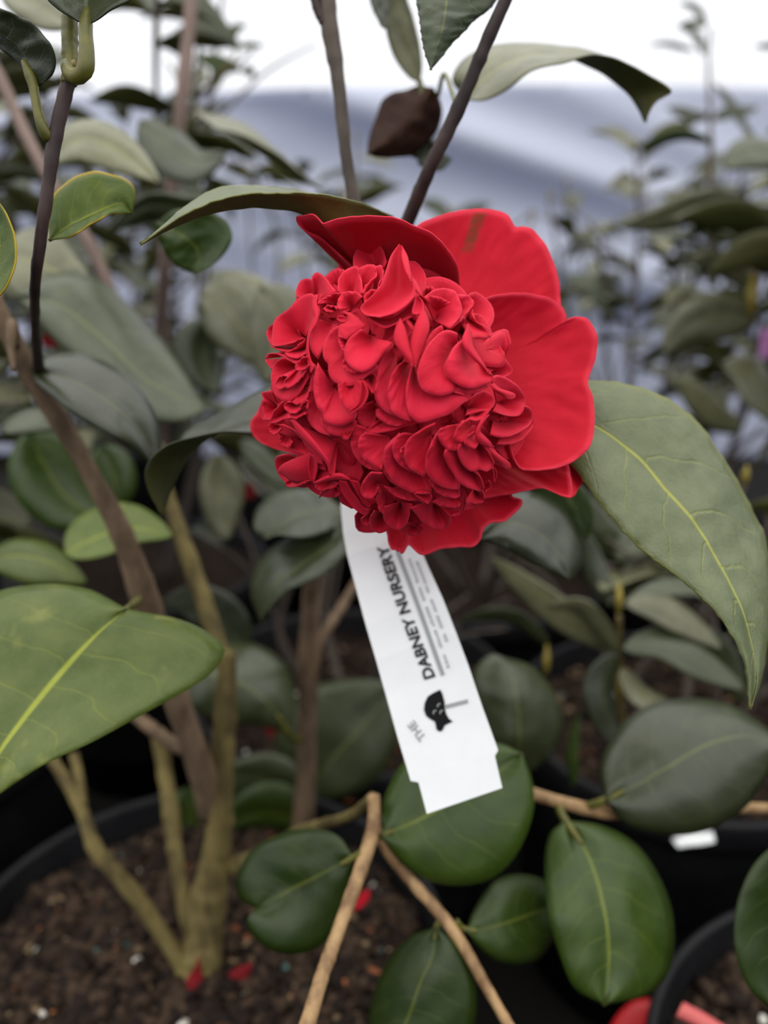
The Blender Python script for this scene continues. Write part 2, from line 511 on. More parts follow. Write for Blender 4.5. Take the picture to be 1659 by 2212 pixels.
def pot_and_soil(root, cx, cy, R=0.152, chips=0, seed=0, detail=40):
    prof = [(R * 0.0, 0.001), (R * 0.86, 0.001), (R * 0.955, 0.222), (R * 0.96, 0.232), (R * 1.0, 0.234), (R * 1.012, 0.240),
            (R * 1.012, 0.258), (R * 1.0, 0.262), (R * 0.975, 0.262), (R * 0.965, 0.258), (R * 0.955, 0.244), (R * 0.945, 0.240), (R * 0.935, 0.20), (R * 0.90, 0.06)]
    V, fs = lathe(prof, cx, cy)
    mesh_obj('pot', V, fs, M_POT, root)
    r0 = random.Random(seed)
    nr, na = detail, detail * 2
    V = [(cx, cy, SOIL_Z)]; fs = []
    for i in range(1, nr + 1):
        r = R * 0.938 * i / nr
        for k in range(na):
            th = 2 * math.pi * k / na
            x, y = r * math.cos(th), r * math.sin(th)
            z = SOIL_Z + 0.006 * noise.noise(Vector((x * 60 + seed, y * 60, 0))) + 0.003 * noise.noise(Vector((x * 190, y * 190, seed)))
            V.append((cx + x, cy + y, z))
    for k in range(na):
        fs.append([0, 1 + k, 1 + (k + 1) % na])
    for i in range(nr - 1):
        for k in range(na):
            k2 = (k + 1) % na
            fs.append([1 + i * na + k, 1 + (i + 1) * na + k, 1 + (i + 1) * na + k2, 1 + i * na + k2])
    mesh_obj('soil', V, fs, M_SOIL, root)
    if chips:
        V = []; fs = []; mi = []
        for q in range(chips):
            r = R * 0.92 * math.sqrt(r0.random()); th = r0.random() * 6.283
            x, y = cx + r * math.cos(th), cy + r * math.sin(th)
            z = SOIL_Z + 0.006 * noise.noise(Vector(((x - cx) * 60 + seed, (y - cy) * 60, 0))) + 0.0015
            kind = r0.choices(range(6), (50, 34, 9, 2.2, 4, 1.0))[0]
            s = (0.0030 + 0.0062 * r0.random() ** 3) if kind < 2 else 0.0018 + 0.0030 * r0.random() ** 2
            ex = (1.0 + r0.random() * 1.0, 0.7 + r0.random() * 0.4, 0.5 + r0.random() * 0.4) if kind not in (3, 5) else (1.1, 1, 0.95)
            M = Euler((r0.uniform(-.6, .6), r0.uniform(-.6, .6), r0.random() * 6.28)).to_matrix()
            base = len(V)
            for dx, dy, dz in ((1, 0, 0), (.5, .87, 0), (-.5, .87, 0), (-1, 0, 0), (-.5, -.87, 0), (.5, -.87, 0), (.2, .1, 1), (-.1, .1, -1)):
                p = M @ Vector((dx * ex[0] * s * r0.uniform(.75, 1.2), dy * ex[1] * s * r0.uniform(.75, 1.2), dz * ex[2] * s))
                V.append((x + p.x, y + p.y, z + p.z))
            for k in range(6):
                fs.append([base + k, base + (k + 1) % 6, base + 6]); fs.append([base + (k + 1) % 6, base + k, base + 7])
                mi += [kind, kind]
        o = mesh_obj('bark_chips', V, fs, M_CHIP, root, mi=mi, flat=False)
        o['kind'] = 'stuff'


# ------------------------------------------------------------------ leaves
def leaf3(root, E1, M, E2, D, mat=None, under=None, flip=None, nu=13, nv=30, thick=0.00055, bulge=0.0, stalk=None, stalk_mat=None, teeth=0.0, name='leaf', ripple=0.0012):
    """Leaf lofted over three lines base to tip: margin, midrib, margin; D their distances from the camera."""
    a = smooth(E1, nv); m = smooth(M, nv); c = smooth(E2, nv)
    da, dm, dc = (interp(D[0], nv), interp(D[1], nv), interp(D[2], nv))
    if teeth:
        tt = (np.arange(nv) % 4 == 0) * teeth
        for e in (a, c):
            v = e - m; L = np.linalg.norm(v, axis=1)[:, None] + 1e-6
            e += v / L * tt[:, None] * (L > 14)
    A, B, C = (np.concatenate([q, d[:, None]], 1) for q, d in ((a, da), (m, dm), (c, dc)))
    G = np.zeros((nv, nu, 3))
    h = nu // 2
    for j in range(nu):
        if j <= h:
            t = j / h; q = A * (1 - t) + B * t
        else:
            t = (j - h) / (nu - 1 - h); q = B * (1 - t) + C * t
        q = q.copy()
        q[:, 2] -= bulge * math.sin(math.pi * t)
        G[:, j] = q
    W = P(G[..., 0], G[..., 1], G[..., 2])
    if ripple:
        sd = rng.random() * 90
        env = np.sin(np.pi * np.linspace(0.03, 0.97, nv))
        for i in range(nv):
            for j in range(nu):
                W[i, j] += FWD * ripple * env[i] * noise.noise(Vector((i * 0.28, j * 0.55, sd)))
    if flip is None:             # front material towards the side we look from
        n = np.cross(np.gradient(W, axis=1), np.gradient(W, axis=0)).reshape(-1, 3).sum(axis=0)
        flip = bool(n @ FWD > 0)
    V, fs, uv, mi = sheet(W, thick, flip)
    o = mesh_obj(name, V, fs, [mat or M_LEAF, under or M_UNDER], root, uvs=uv, mi=mi)
    if stalk:
        s = smooth([q[:3] for q in stalk], 18)
        w = np.interp(np.linspace(0, 1, 18), np.linspace(0, 1, len(stalk)), [q[3] for q in stalk])
        V, fs = tube_data(P(s[:, 0], s[:, 1], s[:, 2]), w / 2 * s[:, 2] / F, 10)
        mesh_obj('leaf_stalk', V, fs, stalk_mat or M_STALK, o)
    return o


def leafA(root, M, wl, wr, d, dl=0.0, dr=0.0, p=0.85, q=0.72, **kw):
    """Leaf from its midrib (picture points base to tip), half widths to the left and right of travel."""
    n = 24
    m = smooth(M, n)
    t = np.gradient(m, axis=0); t /= np.linalg.norm(t, axis=1)[:, None] + 1e-9
    nl = np.stack([t[:, 1], -t[:, 0]], 1)
    s = np.linspace(0, 1, n)
    w = np.sin(np.pi * s ** p) ** q
    w[0] = w[-1] = 0
    E1 = m + nl * (w * wl)[:, None]
    E2 = m - nl * (w * wr)[:, None]
    dm = interp(d, n)
    kw.setdefault('nv', 26); kw.setdefault('nu', 11)
    return leaf3(root, E1, m, E2, (dm + dl * w, dm, dm + dr * w), **kw)


# ------------------------------------------------------------------ the flowering camellia in front
POT1 = (-0.116, 0.42)
cam1 = thing('potted_camellia', (POT1[0], POT1[1], 0),
             'nearest camellia in a black pot, bearing the big red ruffled flower', 'plant')
pot_and_soil(cam1, POT1[0], POT1[1], 0.156, chips=5200, seed=3, detail=70)

# trunk and branches (picture x, y, distance, width px)
stem('trunk', [(428, 2125, .552, 96), (436, 2050, .556, 86), (448, 1960, .556, 80), (462, 1880, .552, 72), (470, 1820, .548, 60), (474, 1760, .545, 56)], M_BARK_OLIVE, cam1)
stem('cut_stem', [(470, 1850, .548, 46), (478, 1720, .538, 50), (484, 1600, .530, 50), (488, 1490, .522, 50), (491, 1445, .52, 48), (493, 1405, .518, 30)], M_BARK_OLIVE, cam1)
stem('main_branch', [(458, 1760, .546, 60), (448, 1700, .535, 62), (420, 1620, .515, 56), (385, 1520, .50, 54), (345, 1390, .485, 60), (300, 1255, .47, 62), (262, 1150, .46, 50), (215, 1060, .45, 44), (160, 960, .44, 40), (105, 870, .43, 44), (60, 800, .42, 44), (20, 720, .41, 44), (-20, 640, .405, 42)], M_BARK, cam1, n=70)
stem('branch', [(420, 2050, .558, 36), (398, 1960, .57, 32), (380, 1850, .58, 32), (366, 1730, .59, 36), (352, 1640, .60, 34), (345, 1590, .60, 34)], M_BARK_OLIVE, cam1)
stem('branch', [(402, 2118, .548, 34), (385, 2070, .548, 36), (345, 2010, .545, 34), (295, 1940, .54, 36), (245, 1880, .535, 34), (205, 1830, .535, 32), (180, 1760, .54, 28), (150, 1700, .545, 26), (112, 1640, .55, 24)], M_BARK_OLIVE, cam1, n=60)
stem('branch', [(178, 1740, .541, 22), (172, 1690, .55, 22), (160, 1630, .56, 22)], M_BARK_OLIVE, cam1)
stem('branch', [(405, 1620, .512, 34), (370, 1605, .52, 30), (330, 1575, .53, 28), (290, 1545, .54, 26)], M_BARK, cam1)
stem('branch', [(486, 1440, .528, 34), (458, 1350, .535, 38), (430, 1270, .54, 40), (400, 1180, .545, 36), (375, 1110, .55, 32), (355, 1040, .555, 28), (342, 960, .56, 26)], M_BARK_OLIVE, cam1)
stem('branch', [(648, 1835, .665, 44), (660, 1720, .655, 44), (664, 1560, .635, 42), (668, 1400, .61, 42), (676, 1250, .58, 40), (705, 1120, .53, 36), (760, 1000, .47, 32), (820, 800, .42, 30), (862, 620, .39, 30), (880, 500, .375, 30)], M_BARK, cam1, n=60)
stem('branch', [(672, 1420, .615, 26), (700, 1370, .62, 22), (745, 1300, .635, 20), (780, 1240, .65, 16)], M_BARK, cam1)
stem('branch', [(872, 500, .372, 30), (900, 430, .362, 30), (935, 350, .352, 30), (985, 245, .345, 32), (1020, 165, .34, 28), (1060, 70, .335, 28), (1110, -40, .33, 28)], M_BARK_DARK, cam1, n=50)
stem('branch', [(845, 640, .39, 26), (790, 520, .385, 26), (765, 430, .38, 26), (748, 340, .378, 26), (738, 240, .376, 27), (726, 140, .374, 30), (712, 60, .372, 38), (703, -40, .37, 38)], M_BARK_GREY, cam1, n=50)
stem('branch', [(712, 66, .372, 22), (690, 30, .37, 20), (674, -20, .368, 18)], M_BARK_DARK, cam1)
stem('shoot', [(84, 800, .42, 26), (76, 700, .36, 20), (76, 620, .325, 22), (90, 500, .312, 26), (108, 370, .308, 26), (122, 280, .306, 30), (138, 215, .305, 32), (150, 170, .304, 30)], M_BARK_DARK, cam1, n=50)
stem('shoot_tip', [(149, 182, .304, 34), (152, 150, .304, 36), (151, 100, .304, 36), (151, 48, .304, 34), (152, -30, .304, 30)], M_STALK, cam1)
# low twigs carrying the round leaves
stem('twig', [(505, 1870, .552, 40), (560, 1850, .53, 30), (640, 1800, .49, 26), (700, 1780, .46, 26), (760, 1760, .43, 24), (806, 1722, .405, 24)], M_BARK_OLIVE, cam1)
stem('twig', [(806, 1716, .405, 26), (808, 1770, .40, 30), (792, 1840, .39, 32), (770, 1905, .382, 30), (735, 2000, .37, 30), (700, 2095, .36, 32), (668, 2200, .35, 36), (640, 2290, .345, 36)], M_TWIG, cam1, n=50)
stem('twig', [(806, 1780, .402, 22), (840, 1845, .405, 24), (890, 1905, .405, 26), (960, 1985, .40, 26), (1005, 2050, .395, 24), (1050, 2130, .39, 22), (1110, 2235, .385, 24)], M_TWIG, cam1, n=50)
stem('twig', [(812, 1800, .41, 22), (960, 1740, .435, 22), (1080, 1700, .44, 24), (1160, 1718, .44, 26), (1230, 1738, .44, 28), (1330, 1757, .445, 28), (1480, 1752, .46, 24), (1620, 1745, .47, 22), (1720, 1750, .475, 22)], M_TWIG, cam1, n=60)
stem('dead_leaf_stalk', [(34, 748, .41, 20), (26, 700, .40, 26), (24, 760, .398, 18), (30, 800, .397, 8)], M_BARK, cam1, n=20)

# --- big leaves of this plant
leaf3(cam1, [(1170, 880), (1225, 838), (1300, 822), (1420, 850), (1500, 905), (1560, 985), (1610, 1070), (1655, 1170), (1668, 1300), (1655, 1420), (1640, 1490), (1620, 1532)],
      [(1170, 880), (1285, 920), (1380, 990), (1440, 1060), (1500, 1130), (1560, 1230), (1600, 1310), (1625, 1400), (1632, 1470), (1620, 1532)],
      [(1170, 880), (1205, 960), (1245, 1015), (1310, 1105), (1390, 1190), (1470, 1250), (1540, 1315), (1585, 1380), (1608, 1440), (1615, 1510), (1620, 1532)],
      ([.345, .352, .358, .352, .33, .305], [.345, .338, .332, .325, .315, .303], [.345, .330, .318, .312, .307, .302]),
      mat=M_LEAF_SHARP, nu=17, nv=72, bulge=0.003, teeth=2.2)
leaf3(cam1, [(850, 466), (780, 438), (700, 419), (600, 415), (490, 425), (400, 461), (340, 500), (303, 527)],
      [(850, 476), (770, 488), (700, 482), (640, 456), (550, 446), (460, 458), (380, 486), (303, 527)],
      [(850, 470), (780, 440), (700, 421), (640, 411), (590, 403), (500, 401), (430, 424), (303, 527)],
      ([.345, .315, .298, .290, .288, .290], [.35, .325, .315, .308, .298, .290], [.36, .35, .345, .335, .315, .291]),
      mat=M_LEAF_SHARP, nu=15, nv=64, bulge=-0.001, teeth=0.8, flip=False)
leaf3(cam1, [(275, 1315), (190, 1272), (90, 1262), (-30, 1290), (-140, 1420), (-150, 1600), (-90, 1780)],
      [(275, 1315), (200, 1378), (100, 1490), (0, 1625), (-90, 1780)],
      [(275, 1315), (390, 1338), (450, 1366), (486, 1400), (465, 1445), (400, 1492), (300, 1548), (200, 1602), (95, 1652), (0, 1716), (-90, 1780)],
      ([.36, .375, .37, .35, .33], [.355, .35, .34, .33], [.36, .352, .34, .33, .325, .325]),
      mat=M_LEAF_LIGHT, nu=17, nv=40, bulge=0.004, stalk=[(300, 1296, .44, 20), (288, 1306, .39, 18), (270, 1318, .356, 14)])
# dark leaf and looped leaf at the young shoot
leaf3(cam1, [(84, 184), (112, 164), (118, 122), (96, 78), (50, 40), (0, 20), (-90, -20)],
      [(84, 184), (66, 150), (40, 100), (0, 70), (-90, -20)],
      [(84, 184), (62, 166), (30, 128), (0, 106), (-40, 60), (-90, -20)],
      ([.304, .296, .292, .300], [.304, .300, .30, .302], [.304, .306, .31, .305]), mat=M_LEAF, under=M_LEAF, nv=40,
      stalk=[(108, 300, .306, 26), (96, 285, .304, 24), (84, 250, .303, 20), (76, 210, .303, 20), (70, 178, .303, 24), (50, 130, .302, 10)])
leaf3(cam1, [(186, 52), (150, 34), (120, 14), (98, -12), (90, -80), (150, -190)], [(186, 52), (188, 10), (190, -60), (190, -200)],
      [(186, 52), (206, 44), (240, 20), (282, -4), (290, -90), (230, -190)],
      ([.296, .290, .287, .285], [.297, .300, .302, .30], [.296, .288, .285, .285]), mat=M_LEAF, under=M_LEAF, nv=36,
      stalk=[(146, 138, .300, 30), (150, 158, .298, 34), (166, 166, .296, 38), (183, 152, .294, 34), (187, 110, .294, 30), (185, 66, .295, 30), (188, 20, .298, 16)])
V, fs = tube_data(P([157, 158, 160], [150, 140, 129], [.299, .2985, .2985]), [.0007, .0010, .0004], 8); mesh_obj('bud', V, fs, M_BUD, cam1)
leaf3(cam1, [(106, 520), (108, 450), (122, 410), (160, 382), (205, 369), (255, 380), (286, 398), (292, 420), (286, 462)],
      [(106, 520), (140, 492), (185, 470), (230, 448), (262, 440), (286, 462)],
      [(106, 520), (150, 512), (196, 484), (240, 462), (270, 463), (286, 462)],
      ([.318, .322, .327, .330, .33], [.318, .320, .324, .33], [.318, .312, .315, .33]), mat=M_LEAF_YOUNG, nv=36, bulge=0.001)
leafA(cam1, [(-40, 660), (-10, 600), (0, 540), (-6, 470), (-20, 420)], 40, 34, [.30, .305], 0.01, -0.005, mat=M_LEAF_YOUNG)
# leaf curling left of the flower
leaf3(cam1, [(650, 800), (570, 838), (470, 892), (400, 932), (372, 985), (356, 1050), (350, 1112)],
      [(650, 855), (580, 892), (510, 918), (455, 943), (405, 988), (374, 1046), (350, 1112)],
      [(650, 908), (560, 934), (480, 932), (420, 943), (362, 960), (325, 990), (312, 1022), (322, 1066), (350, 1112)],
      ([.40, .40, .40, .40, .395, .385, .37], [.39, .385, .38, .38, .385, .38, .37], [.378, .368, .36, .352, .350, .352, .356, .362, .37]), flip=True, mat=M_LEAF, nv=40, nu=15, bulge=0.0015)
leafA(cam1, [(66, 800), (150, 820), (230, 865), (300, 930), (342, 1012)], 70, 62, [.42, .405, .40, .405], 0.02, -0.012, bulge=0.003, p=.8)
leaf3(cam1, [(1010, 214), (976, 175), (1000, 128), (1060, 98), (1170, 93), (1280, 110), (1370, 160), (1392, 220), (1394, 264)],
      [(1010, 214), (1040, 175), (1100, 135), (1170, 116), (1232, 126), (1300, 158), (1350, 194), (1380, 235), (1394, 264)],
      [(1010, 214), (1045, 216), (1090, 196), (1150, 152), (1222, 133), (1280, 116), (1320, 122), (1372, 144), (1452, 196), (1416, 222), (1394, 264)],
      ([.43, .43, .43, .43, .43, .42], [.415, .41, .41, .415, .415, .41], [.405, .395, .39, .388, .39, .395, .405]), flip=False, mat=M_LEAF_PALE, nv=44, bulge=0.002)
leaf3(cam1, [(960, -120), (900, -30), (906, 40), (915, 105), (930, 152)], [(960, -120), (965, -20), (956, 60), (940, 110), (930, 152)],
      [(960, -120), (1080, -30), (1062, 15), (1028, 42), (1000, 72), (975, 97), (948, 132), (930, 152)],
      ([.345, .335, .325, .322], [.34, .33, .322, .32], [.345, .345, .335, .322]), nv=64, teeth=2.0, mat=M_LEAF_DEEP)
leafA(cam1, [(905, 178), (885, 110), (868, 40), (850, -60)], 40, 26, [.45, .44, .43], mat=M_LEAF_PALE, stalk=[(905, 172, .45, 14), (912, 200, .45, 12), (905, 240, .45, 12)])
leafA(cam1, [(812, -60), (815, -10), (822, 30), (830, 62)], 26, 18, [.42, .42], p=.7)
leafA(cam1, [(935, 190), (905, 240), (860, 290), (794, 332)], 60, 74, [.44, .445, .45], 0.01, 0.02, mat=M_DEAD, under=M_DEAD, ripple=.004, stalk=[(946, 206, .44, 10), (960, 160, .42, 10), (985, 225, .35, 10)])
leafA(cam1, [(880, 330), (910, 320), (945, 345), (975, 345)], 30, 34, [.46, .46], 0.0, 0.0)
leaf3(cam1, [(338, 480), (380, 452), (440, 455), (488, 478), (500, 515), (470, 562), (420, 592)], [(338, 480), (380, 500), (420, 530), (430, 560), (420, 592)],
      [(338, 480), (345, 520), (362, 556), (390, 580), (420, 592)],
      ([.42, .40, .40, .41], [.42, .41, .415], [.41, .42, .42]), mat=M_LEAF_DEEP, under=M_LEAF)
# round leaves on the low twigs
leafA(cam1, [(822, 1806), (900, 1772), (990, 1720), (1070, 1672), (1128, 1628)], 130, 190, [.402, .405, .41, .42], 0.012, -0.004, p=.92, q=.62, mat=M_LEAF_DEEP, bulge=.003, stalk=[(806, 1815, .402, 16), (822, 1806, .402, 16), (850, 1794, .402, 10)])
leaf3(cam1, [(765, 1852), (738, 1810), (690, 1790), (620, 1795), (550, 1830), (512, 1890), (515, 1940), (552, 1962)],
      [(765, 1852), (700, 1884), (640, 1915), (590, 1942), (552, 1962)],
      [(765, 1852), (752, 1930), (728, 2000), (690, 2045), (620, 2062), (560, 2036), (532, 1992), (552, 1962)],
      ([.392, .41, .415, .41], [.392, .395, .402, .405], [.392, .395, .392, .398]), mat=M_LEAF_DEEP, bulge=.003, stalk=[(782, 1842, .388, 16), (765, 1852, .390, 16), (735, 1868, .391, 10)])
leaf3(cam1, [(942, 2002), (890, 2020), (838, 2075), (806, 2150), (796, 2230), (830, 2320)], [(942, 2002), (935, 2060), (905, 2130), (880, 2200), (830, 2320)],
      [(942, 2002), (985, 2030), (1015, 2085), (1030, 2150), (1018, 2230), (930, 2310)],
      ([.40, .41, .41, .40], [.40, .392, .39, .39], [.40, .395, .39, .385]), mat=M_LEAF_DEEP, bulge=.003, stalk=[(952, 1985, .40, 14), (944, 2000, .40, 14), (938, 2030, .398, 9)])
leafA(cam1, [(1008, 2012), (1080, 1998), (1150, 1972), (1235, 1950)], 95, 98, [.402, .412, .425, .44], .012, -.004, p=.95, mat=M_LEAF_DEEP, bulge=.003, stalk=[(985, 1990, .40, 14), (1000, 2006, .402, 14), (1030, 2010, .402, 9)])
leaf3(cam1, [(1220, 1772), (1188, 1800), (1176, 1870), (1184, 1970), (1212, 2070), (1245, 2140), (1305, 2172)],
      [(1220, 1772), (1262, 1830), (1292, 1910), (1310, 2000), (1314, 2090), (1305, 2172)],
      [(1220, 1772), (1300, 1782), (1372, 1822), (1425, 1895), (1455, 1985), (1452, 2080), (1410, 2145), (1305, 2172)],
      ([.43, .415, .40, .395, .395], [.43, .415, .405, .40, .395], [.43, .43, .425, .41, .395]), mat=M_LEAF_DEEP, bulge=.004, stalk=[(1205, 1738, .44, 18), (1218, 1768, .43, 18), (1256, 1822, .414, 10)])
leaf3(cam1, [(1308, 1730), (1296, 1660), (1330, 1580), (1400, 1522), (1480, 1508), (1560, 1516), (1620, 1545), (1690, 1600)],
      [(1308, 1730), (1370, 1698), (1450, 1652), (1530, 1606), (1610, 1588), (1690, 1600)],
      [(1308, 1730), (1350, 1780), (1430, 1803), (1520, 1796), (1600, 1755), (1650, 1690), (1690, 1600)],
      ([.435, .455, .465, .465, .46], [.435, .435, .44, .452], [.435, .43, .43, .44, .452]), bulge=.004, stalk=[(1270, 1742, .44, 18), (1308, 1728, .435, 18), (1350, 1708, .434, 10)])
# leaves a little farther back on the same plant
leafA(cam1, [(140, 1195), (200, 1165), (280, 1140), (372, 1156)], 62, 44, [.50, .50, .49], .01, -.01, mat=M_LEAF_LIGHT, p=.75)
leaf3(cam1, [(628, 1590), (640, 1520), (620, 1440), (560, 1395), (490, 1380), (430, 1395), (392, 1430)], [(628, 1590), (585, 1525), (530, 1480), (460, 1455), (392, 1430)],
      [(628, 1590), (560, 1568), (490, 1562), (430, 1540), (395, 1500), (392, 1430)],
      ([.60, .61, .62, .60], [.60, .585, .58, .585], [.60, .585, .575, .58]), bulge=.003, mat=M_LEAF, stalk=[(655, 1600, .635, 14), (628, 1590, .60, 16), (600, 1545, .588, 8)])
leafA(cam1, [(540, 1400), (470, 1340), (420, 1310), (350, 1300)], 40, 60, [.62, .61, .60], 0, 0)
leaf3(cam1, [(750, 1100), (680, 1062), (610, 1056), (560, 1090), (545, 1140), (570, 1165)], [(750, 1100), (690, 1100), (630, 1120), (570, 1165)],
      [(750, 1100), (720, 1140), (660, 1160), (600, 1155), (570, 1165)], ([.47, .49, .49, .47], [.47, .47, .46], [.47, .455, .45, .455]), mat=M_LEAF)
leaf3(cam1, [(752, 1110), (690, 1130), (620, 1160), (560, 1210), (540, 1280), (562, 1342)], [(752, 1110), (720, 1170), (650, 1220), (590, 1270), (562, 1342)],
      [(752, 1110), (752, 1190), (700, 1240), (630, 1275), (580, 1320), (562, 1342)], ([.46, .475, .48, .47], [.46, .455, .455, .46], [.455, .445, .445, .458]), mat=M_LEAF, bulge=.002)
leaf3(cam1, [(1030, 1165), (1070, 1085), (1130, 1062), (1200, 1085), (1245, 1145), (1258, 1215), (1232, 1252)], [(1030, 1165), (1100, 1130), (1160, 1150), (1210, 1200), (1232, 1252)],
      [(1030, 1165), (1090, 1185), (1150, 1218), (1200, 1242), (1232, 1252)], ([.40, .425, .43, .42], [.40, .405, .41, .41], [.40, .395, .40, .405]), mat=M_LEAF, bulge=.003)
leafA(cam1, [(1150, 1030), (1210, 1060), (1250, 1110), (1268, 1165)], 42, 50, [.43, .435, .44], mat=M_LEAF_DEEP)
leaf3(cam1, [(1120, 1690), (1060, 1620), (1030, 1530), (1024, 1450), (1060, 1412), (1085, 1418)], [(1120, 1690), (1122, 1600), (1118, 1520), (1105, 1455), (1085, 1418)],
      [(1120, 1690), (1185, 1640), (1215, 1570), (1200, 1500), (1150, 1440), (1085, 1418)], ([.52, .51, .51, .52], [.52, .505, .505, .515], [.52, .525, .53, .525]), mat=M_LEAF, bulge=.003)


# ------------------------------------------------------------------ the red flower
BC = (850.0, 845.0, 310.0, 330.0)      # ruffled ball: centre and half sizes
BD, BR = 0.316, 0.046


def ball_d(x, y):
    r2 = ((x - BC[0]) / BC[2]) ** 2 + ((y - BC[1]) / BC[3]) ** 2
    return np.where(r2 < 1, BD - BR * np.sqrt(np.maximum(0.0, 1 - np.minimum(r2, 1))), BD + (np.sqrt(np.maximum(r2, 1)) - 1) * 0.03)


TILE = {'A': (530, 440), 'B': (900, 440), 'C': (530, 800), 'E': (900, 800), 'M': (700, 640), 'X': None}


def T(t, pts):
    if t == 'X':
        return [tuple(map(float, p)) for p in pts]
    ox, oy = TILE[t]; s = 400 / 1659
    return [(ox + p[0] * s, oy + p[1] * s) for p in pts]


calyx_pts = P([900, 900, 895, 890, 886], [800, 790, 770, 740, 700], [.352, .360, .372, .385, .40])
V, fs = tube_data(calyx_pts, [.012, .010, .006, .004, .0035], 16)
flower = mesh_obj('flower', V, fs, M_STALK, cam1)
flower['label'] = 'large red ruffled bloom with a frilled centre and broad outer petals'


def petal_mesh(G, mat, ruffle=0.0005, thick=0.0004):
    W = P(G[..., 0], G[..., 1], G[..., 2])
    nv, nu = W.shape[:2]; sd = rng.random() * 99
    if ruffle:
        for i in range(nv):
            k = (i / (nv - 1)) ** 2
            for j in range(nu):
                W[i, j] += FWD * ruffle * k * noise.noise(Vector((j * 0.35, i * 0.3, sd))) * 2
    n = np.cross(np.gradient(W, axis=1), np.gradient(W, axis=0)).reshape(-1, 3).sum(axis=0)
    V, fs, uv, mi = sheet(W, thick, flip=bool(n @ FWD > 0))
    mesh_obj('petal', V, fs, mat, flower, uvs=uv)


def fan(t, base, rim, k=0.0, kb=10.0, nu=30, nv=12, ex=1.9, lip=0.4, mat=None, ruffle=0.0005):
    """Frilled petal: fans from its base inside the ball out to its rim; k lifts it towards the viewer (mm)."""
    b = T(t, base); b = b if len(b) > 1 else [b[0], b[0]]
    r = smooth(T(t, rim), nu)
    u = np.linspace(0, 1, nv)[:, None]
    tt = np.linspace(0, 1, nu)
    B = np.array(b[0])[None] * (1 - tt[:, None]) + np.array(b[1])[None] * tt[:, None]
    dr = ball_d(r[:, 0], r[:, 1]) - k / 1000
    db = ball_d(B[:, 0], B[:, 1]) - k / 1000 + kb / 1000
    db = np.maximum(db, dr + kb / 2500)
    f = 1 - (1 - u) ** ex
    G = np.zeros((nv, nu, 3))
    G[..., 0] = B[:, 0] * (1 - u) + r[:, 0] * u
    G[..., 1] = B[:, 1] * (1 - u) + r[:, 1] * u
    G[..., 2] = db * (1 - f) + dr * f + lip / 1000 * np.clip((u - 0.75) / 0.25, 0, 1) ** 2
    petal_mesh(G, mat or M_FRILL, ruffle)


def strip(t, left, right, k=0.0, cup=3.0, nu=9, nv=26, mat=None):
    """Narrow or hooded petal lofted between two edges; cup (mm) sinks its middle."""
    a = smooth(T(t, left), nv); c = smooth(T(t, right), nv)
    w = np.linspace(0, 1, nu)
    G = np.zeros((nv, nu, 3))
    G[..., :2] = a[:, None] * (1 - w[None, :, None]) + c[:, None] * w[None, :, None]
    da = ball_d(a[:, 0], a[:, 1]) - k / 1000; dc = ball_d(c[:, 0], c[:, 1]) - k / 1000
    G[..., 2] = da[:, None] * (1 - w) + dc[:, None] * w + cup / 1000 * np.sin(np.pi * w)[None] * np.sin(np.pi * np.linspace(0.05, 0.95, nv))[:, None]
    petal_mesh(G, mat or M_FRILL, 0.0002)


def guard(base, rim, db, dr, cup=0.0, nu=60, nv=22, mat=None, ruffle=0.0005, ex=1.0):
    """Broad outer petal between its base line and its rim, distances given along both."""
    r = smooth(rim, nu); B = smooth(base, nu)
    u = np.linspace(0, 1, nv)[:, None]
    d0 = interp(db, nu); d1 = interp(dr, nu)
    f = u ** ex
    G = np.zeros((nv, nu, 3))
    G[..., 0] = B[:, 0] * (1 - u) + r[:, 0] * u
    G[..., 1] = B[:, 1] * (1 - u) + r[:, 1] * u
    G[..., 2] = d0 * (1 - f) + d1 * f + cup * np.sin(np.pi * u)
    petal_mesh(G, mat or M_PETAL, ruffle, 0.0005)


A_, B_, C_, E_ = (lambda p: T('A', p)), (lambda p: T('B', p)), (lambda p: T('C', p)), (lambda p: T('E', p))
# broad outer petals
guard([(900, 760), (960, 760), (1010, 770)], B_([(0, 215), (60, 170), (250, 95), (450, 50), (570, 42), (700, 55), (780, 75), (828, 108), (860, 170), (890, 206), (960, 200), (1040, 230), (1150, 360), (1230, 530), (1270, 680), (1290, 890), (1270, 1000)]),
      [.325, .328, .33], [.322, .334, .338, .338, .336, .334], cup=.004, mat=M_PETAL_STAIN)
guard([(975, 790), (1000, 850), (1000, 930)], B_([(500, 895), (620, 850), (750, 815), (880, 805), (1000, 808), (1110, 825), (1190, 848), (1260, 880), (1310, 930), (1338, 990), (1346, 1045), (1330, 1062), (1370, 1038), (1450, 1012), (1530, 1030), (1600, 1130), (1625, 1230), (1600, 1400), (1545, 1540)]) + E_([(1535, 130), (1580, 240), (1595, 420), (1575, 620), (1500, 740), (1350, 840), (1180, 885), (970, 890), (920, 860), (870, 760), (840, 660)]),
      [.325, .322, .322], [.318, .322, .326, .326, .324, .320, .314, .310, .312], cup=.0035, nu=90, nv=26)
guard([(900, 745), (930, 745), (960, 745)], A_([(975, 575), (830, 440), (740, 355), (650, 280), (550, 240), (485, 185), (455, 125), (520, 112), (600, 104), (650, 140), (690, 185), (780, 155), (900, 130), (1050, 118), (1200, 118), (1330, 130), (1430, 165), (1530, 212)]) + B_([(130, 270), (240, 370), (330, 500), (370, 620), (382, 790)]),
      [.335, .34, .33], [.322, .318, .312, .304, .300, .297, .296, .298, .305, .315], cup=.012, nu=90)
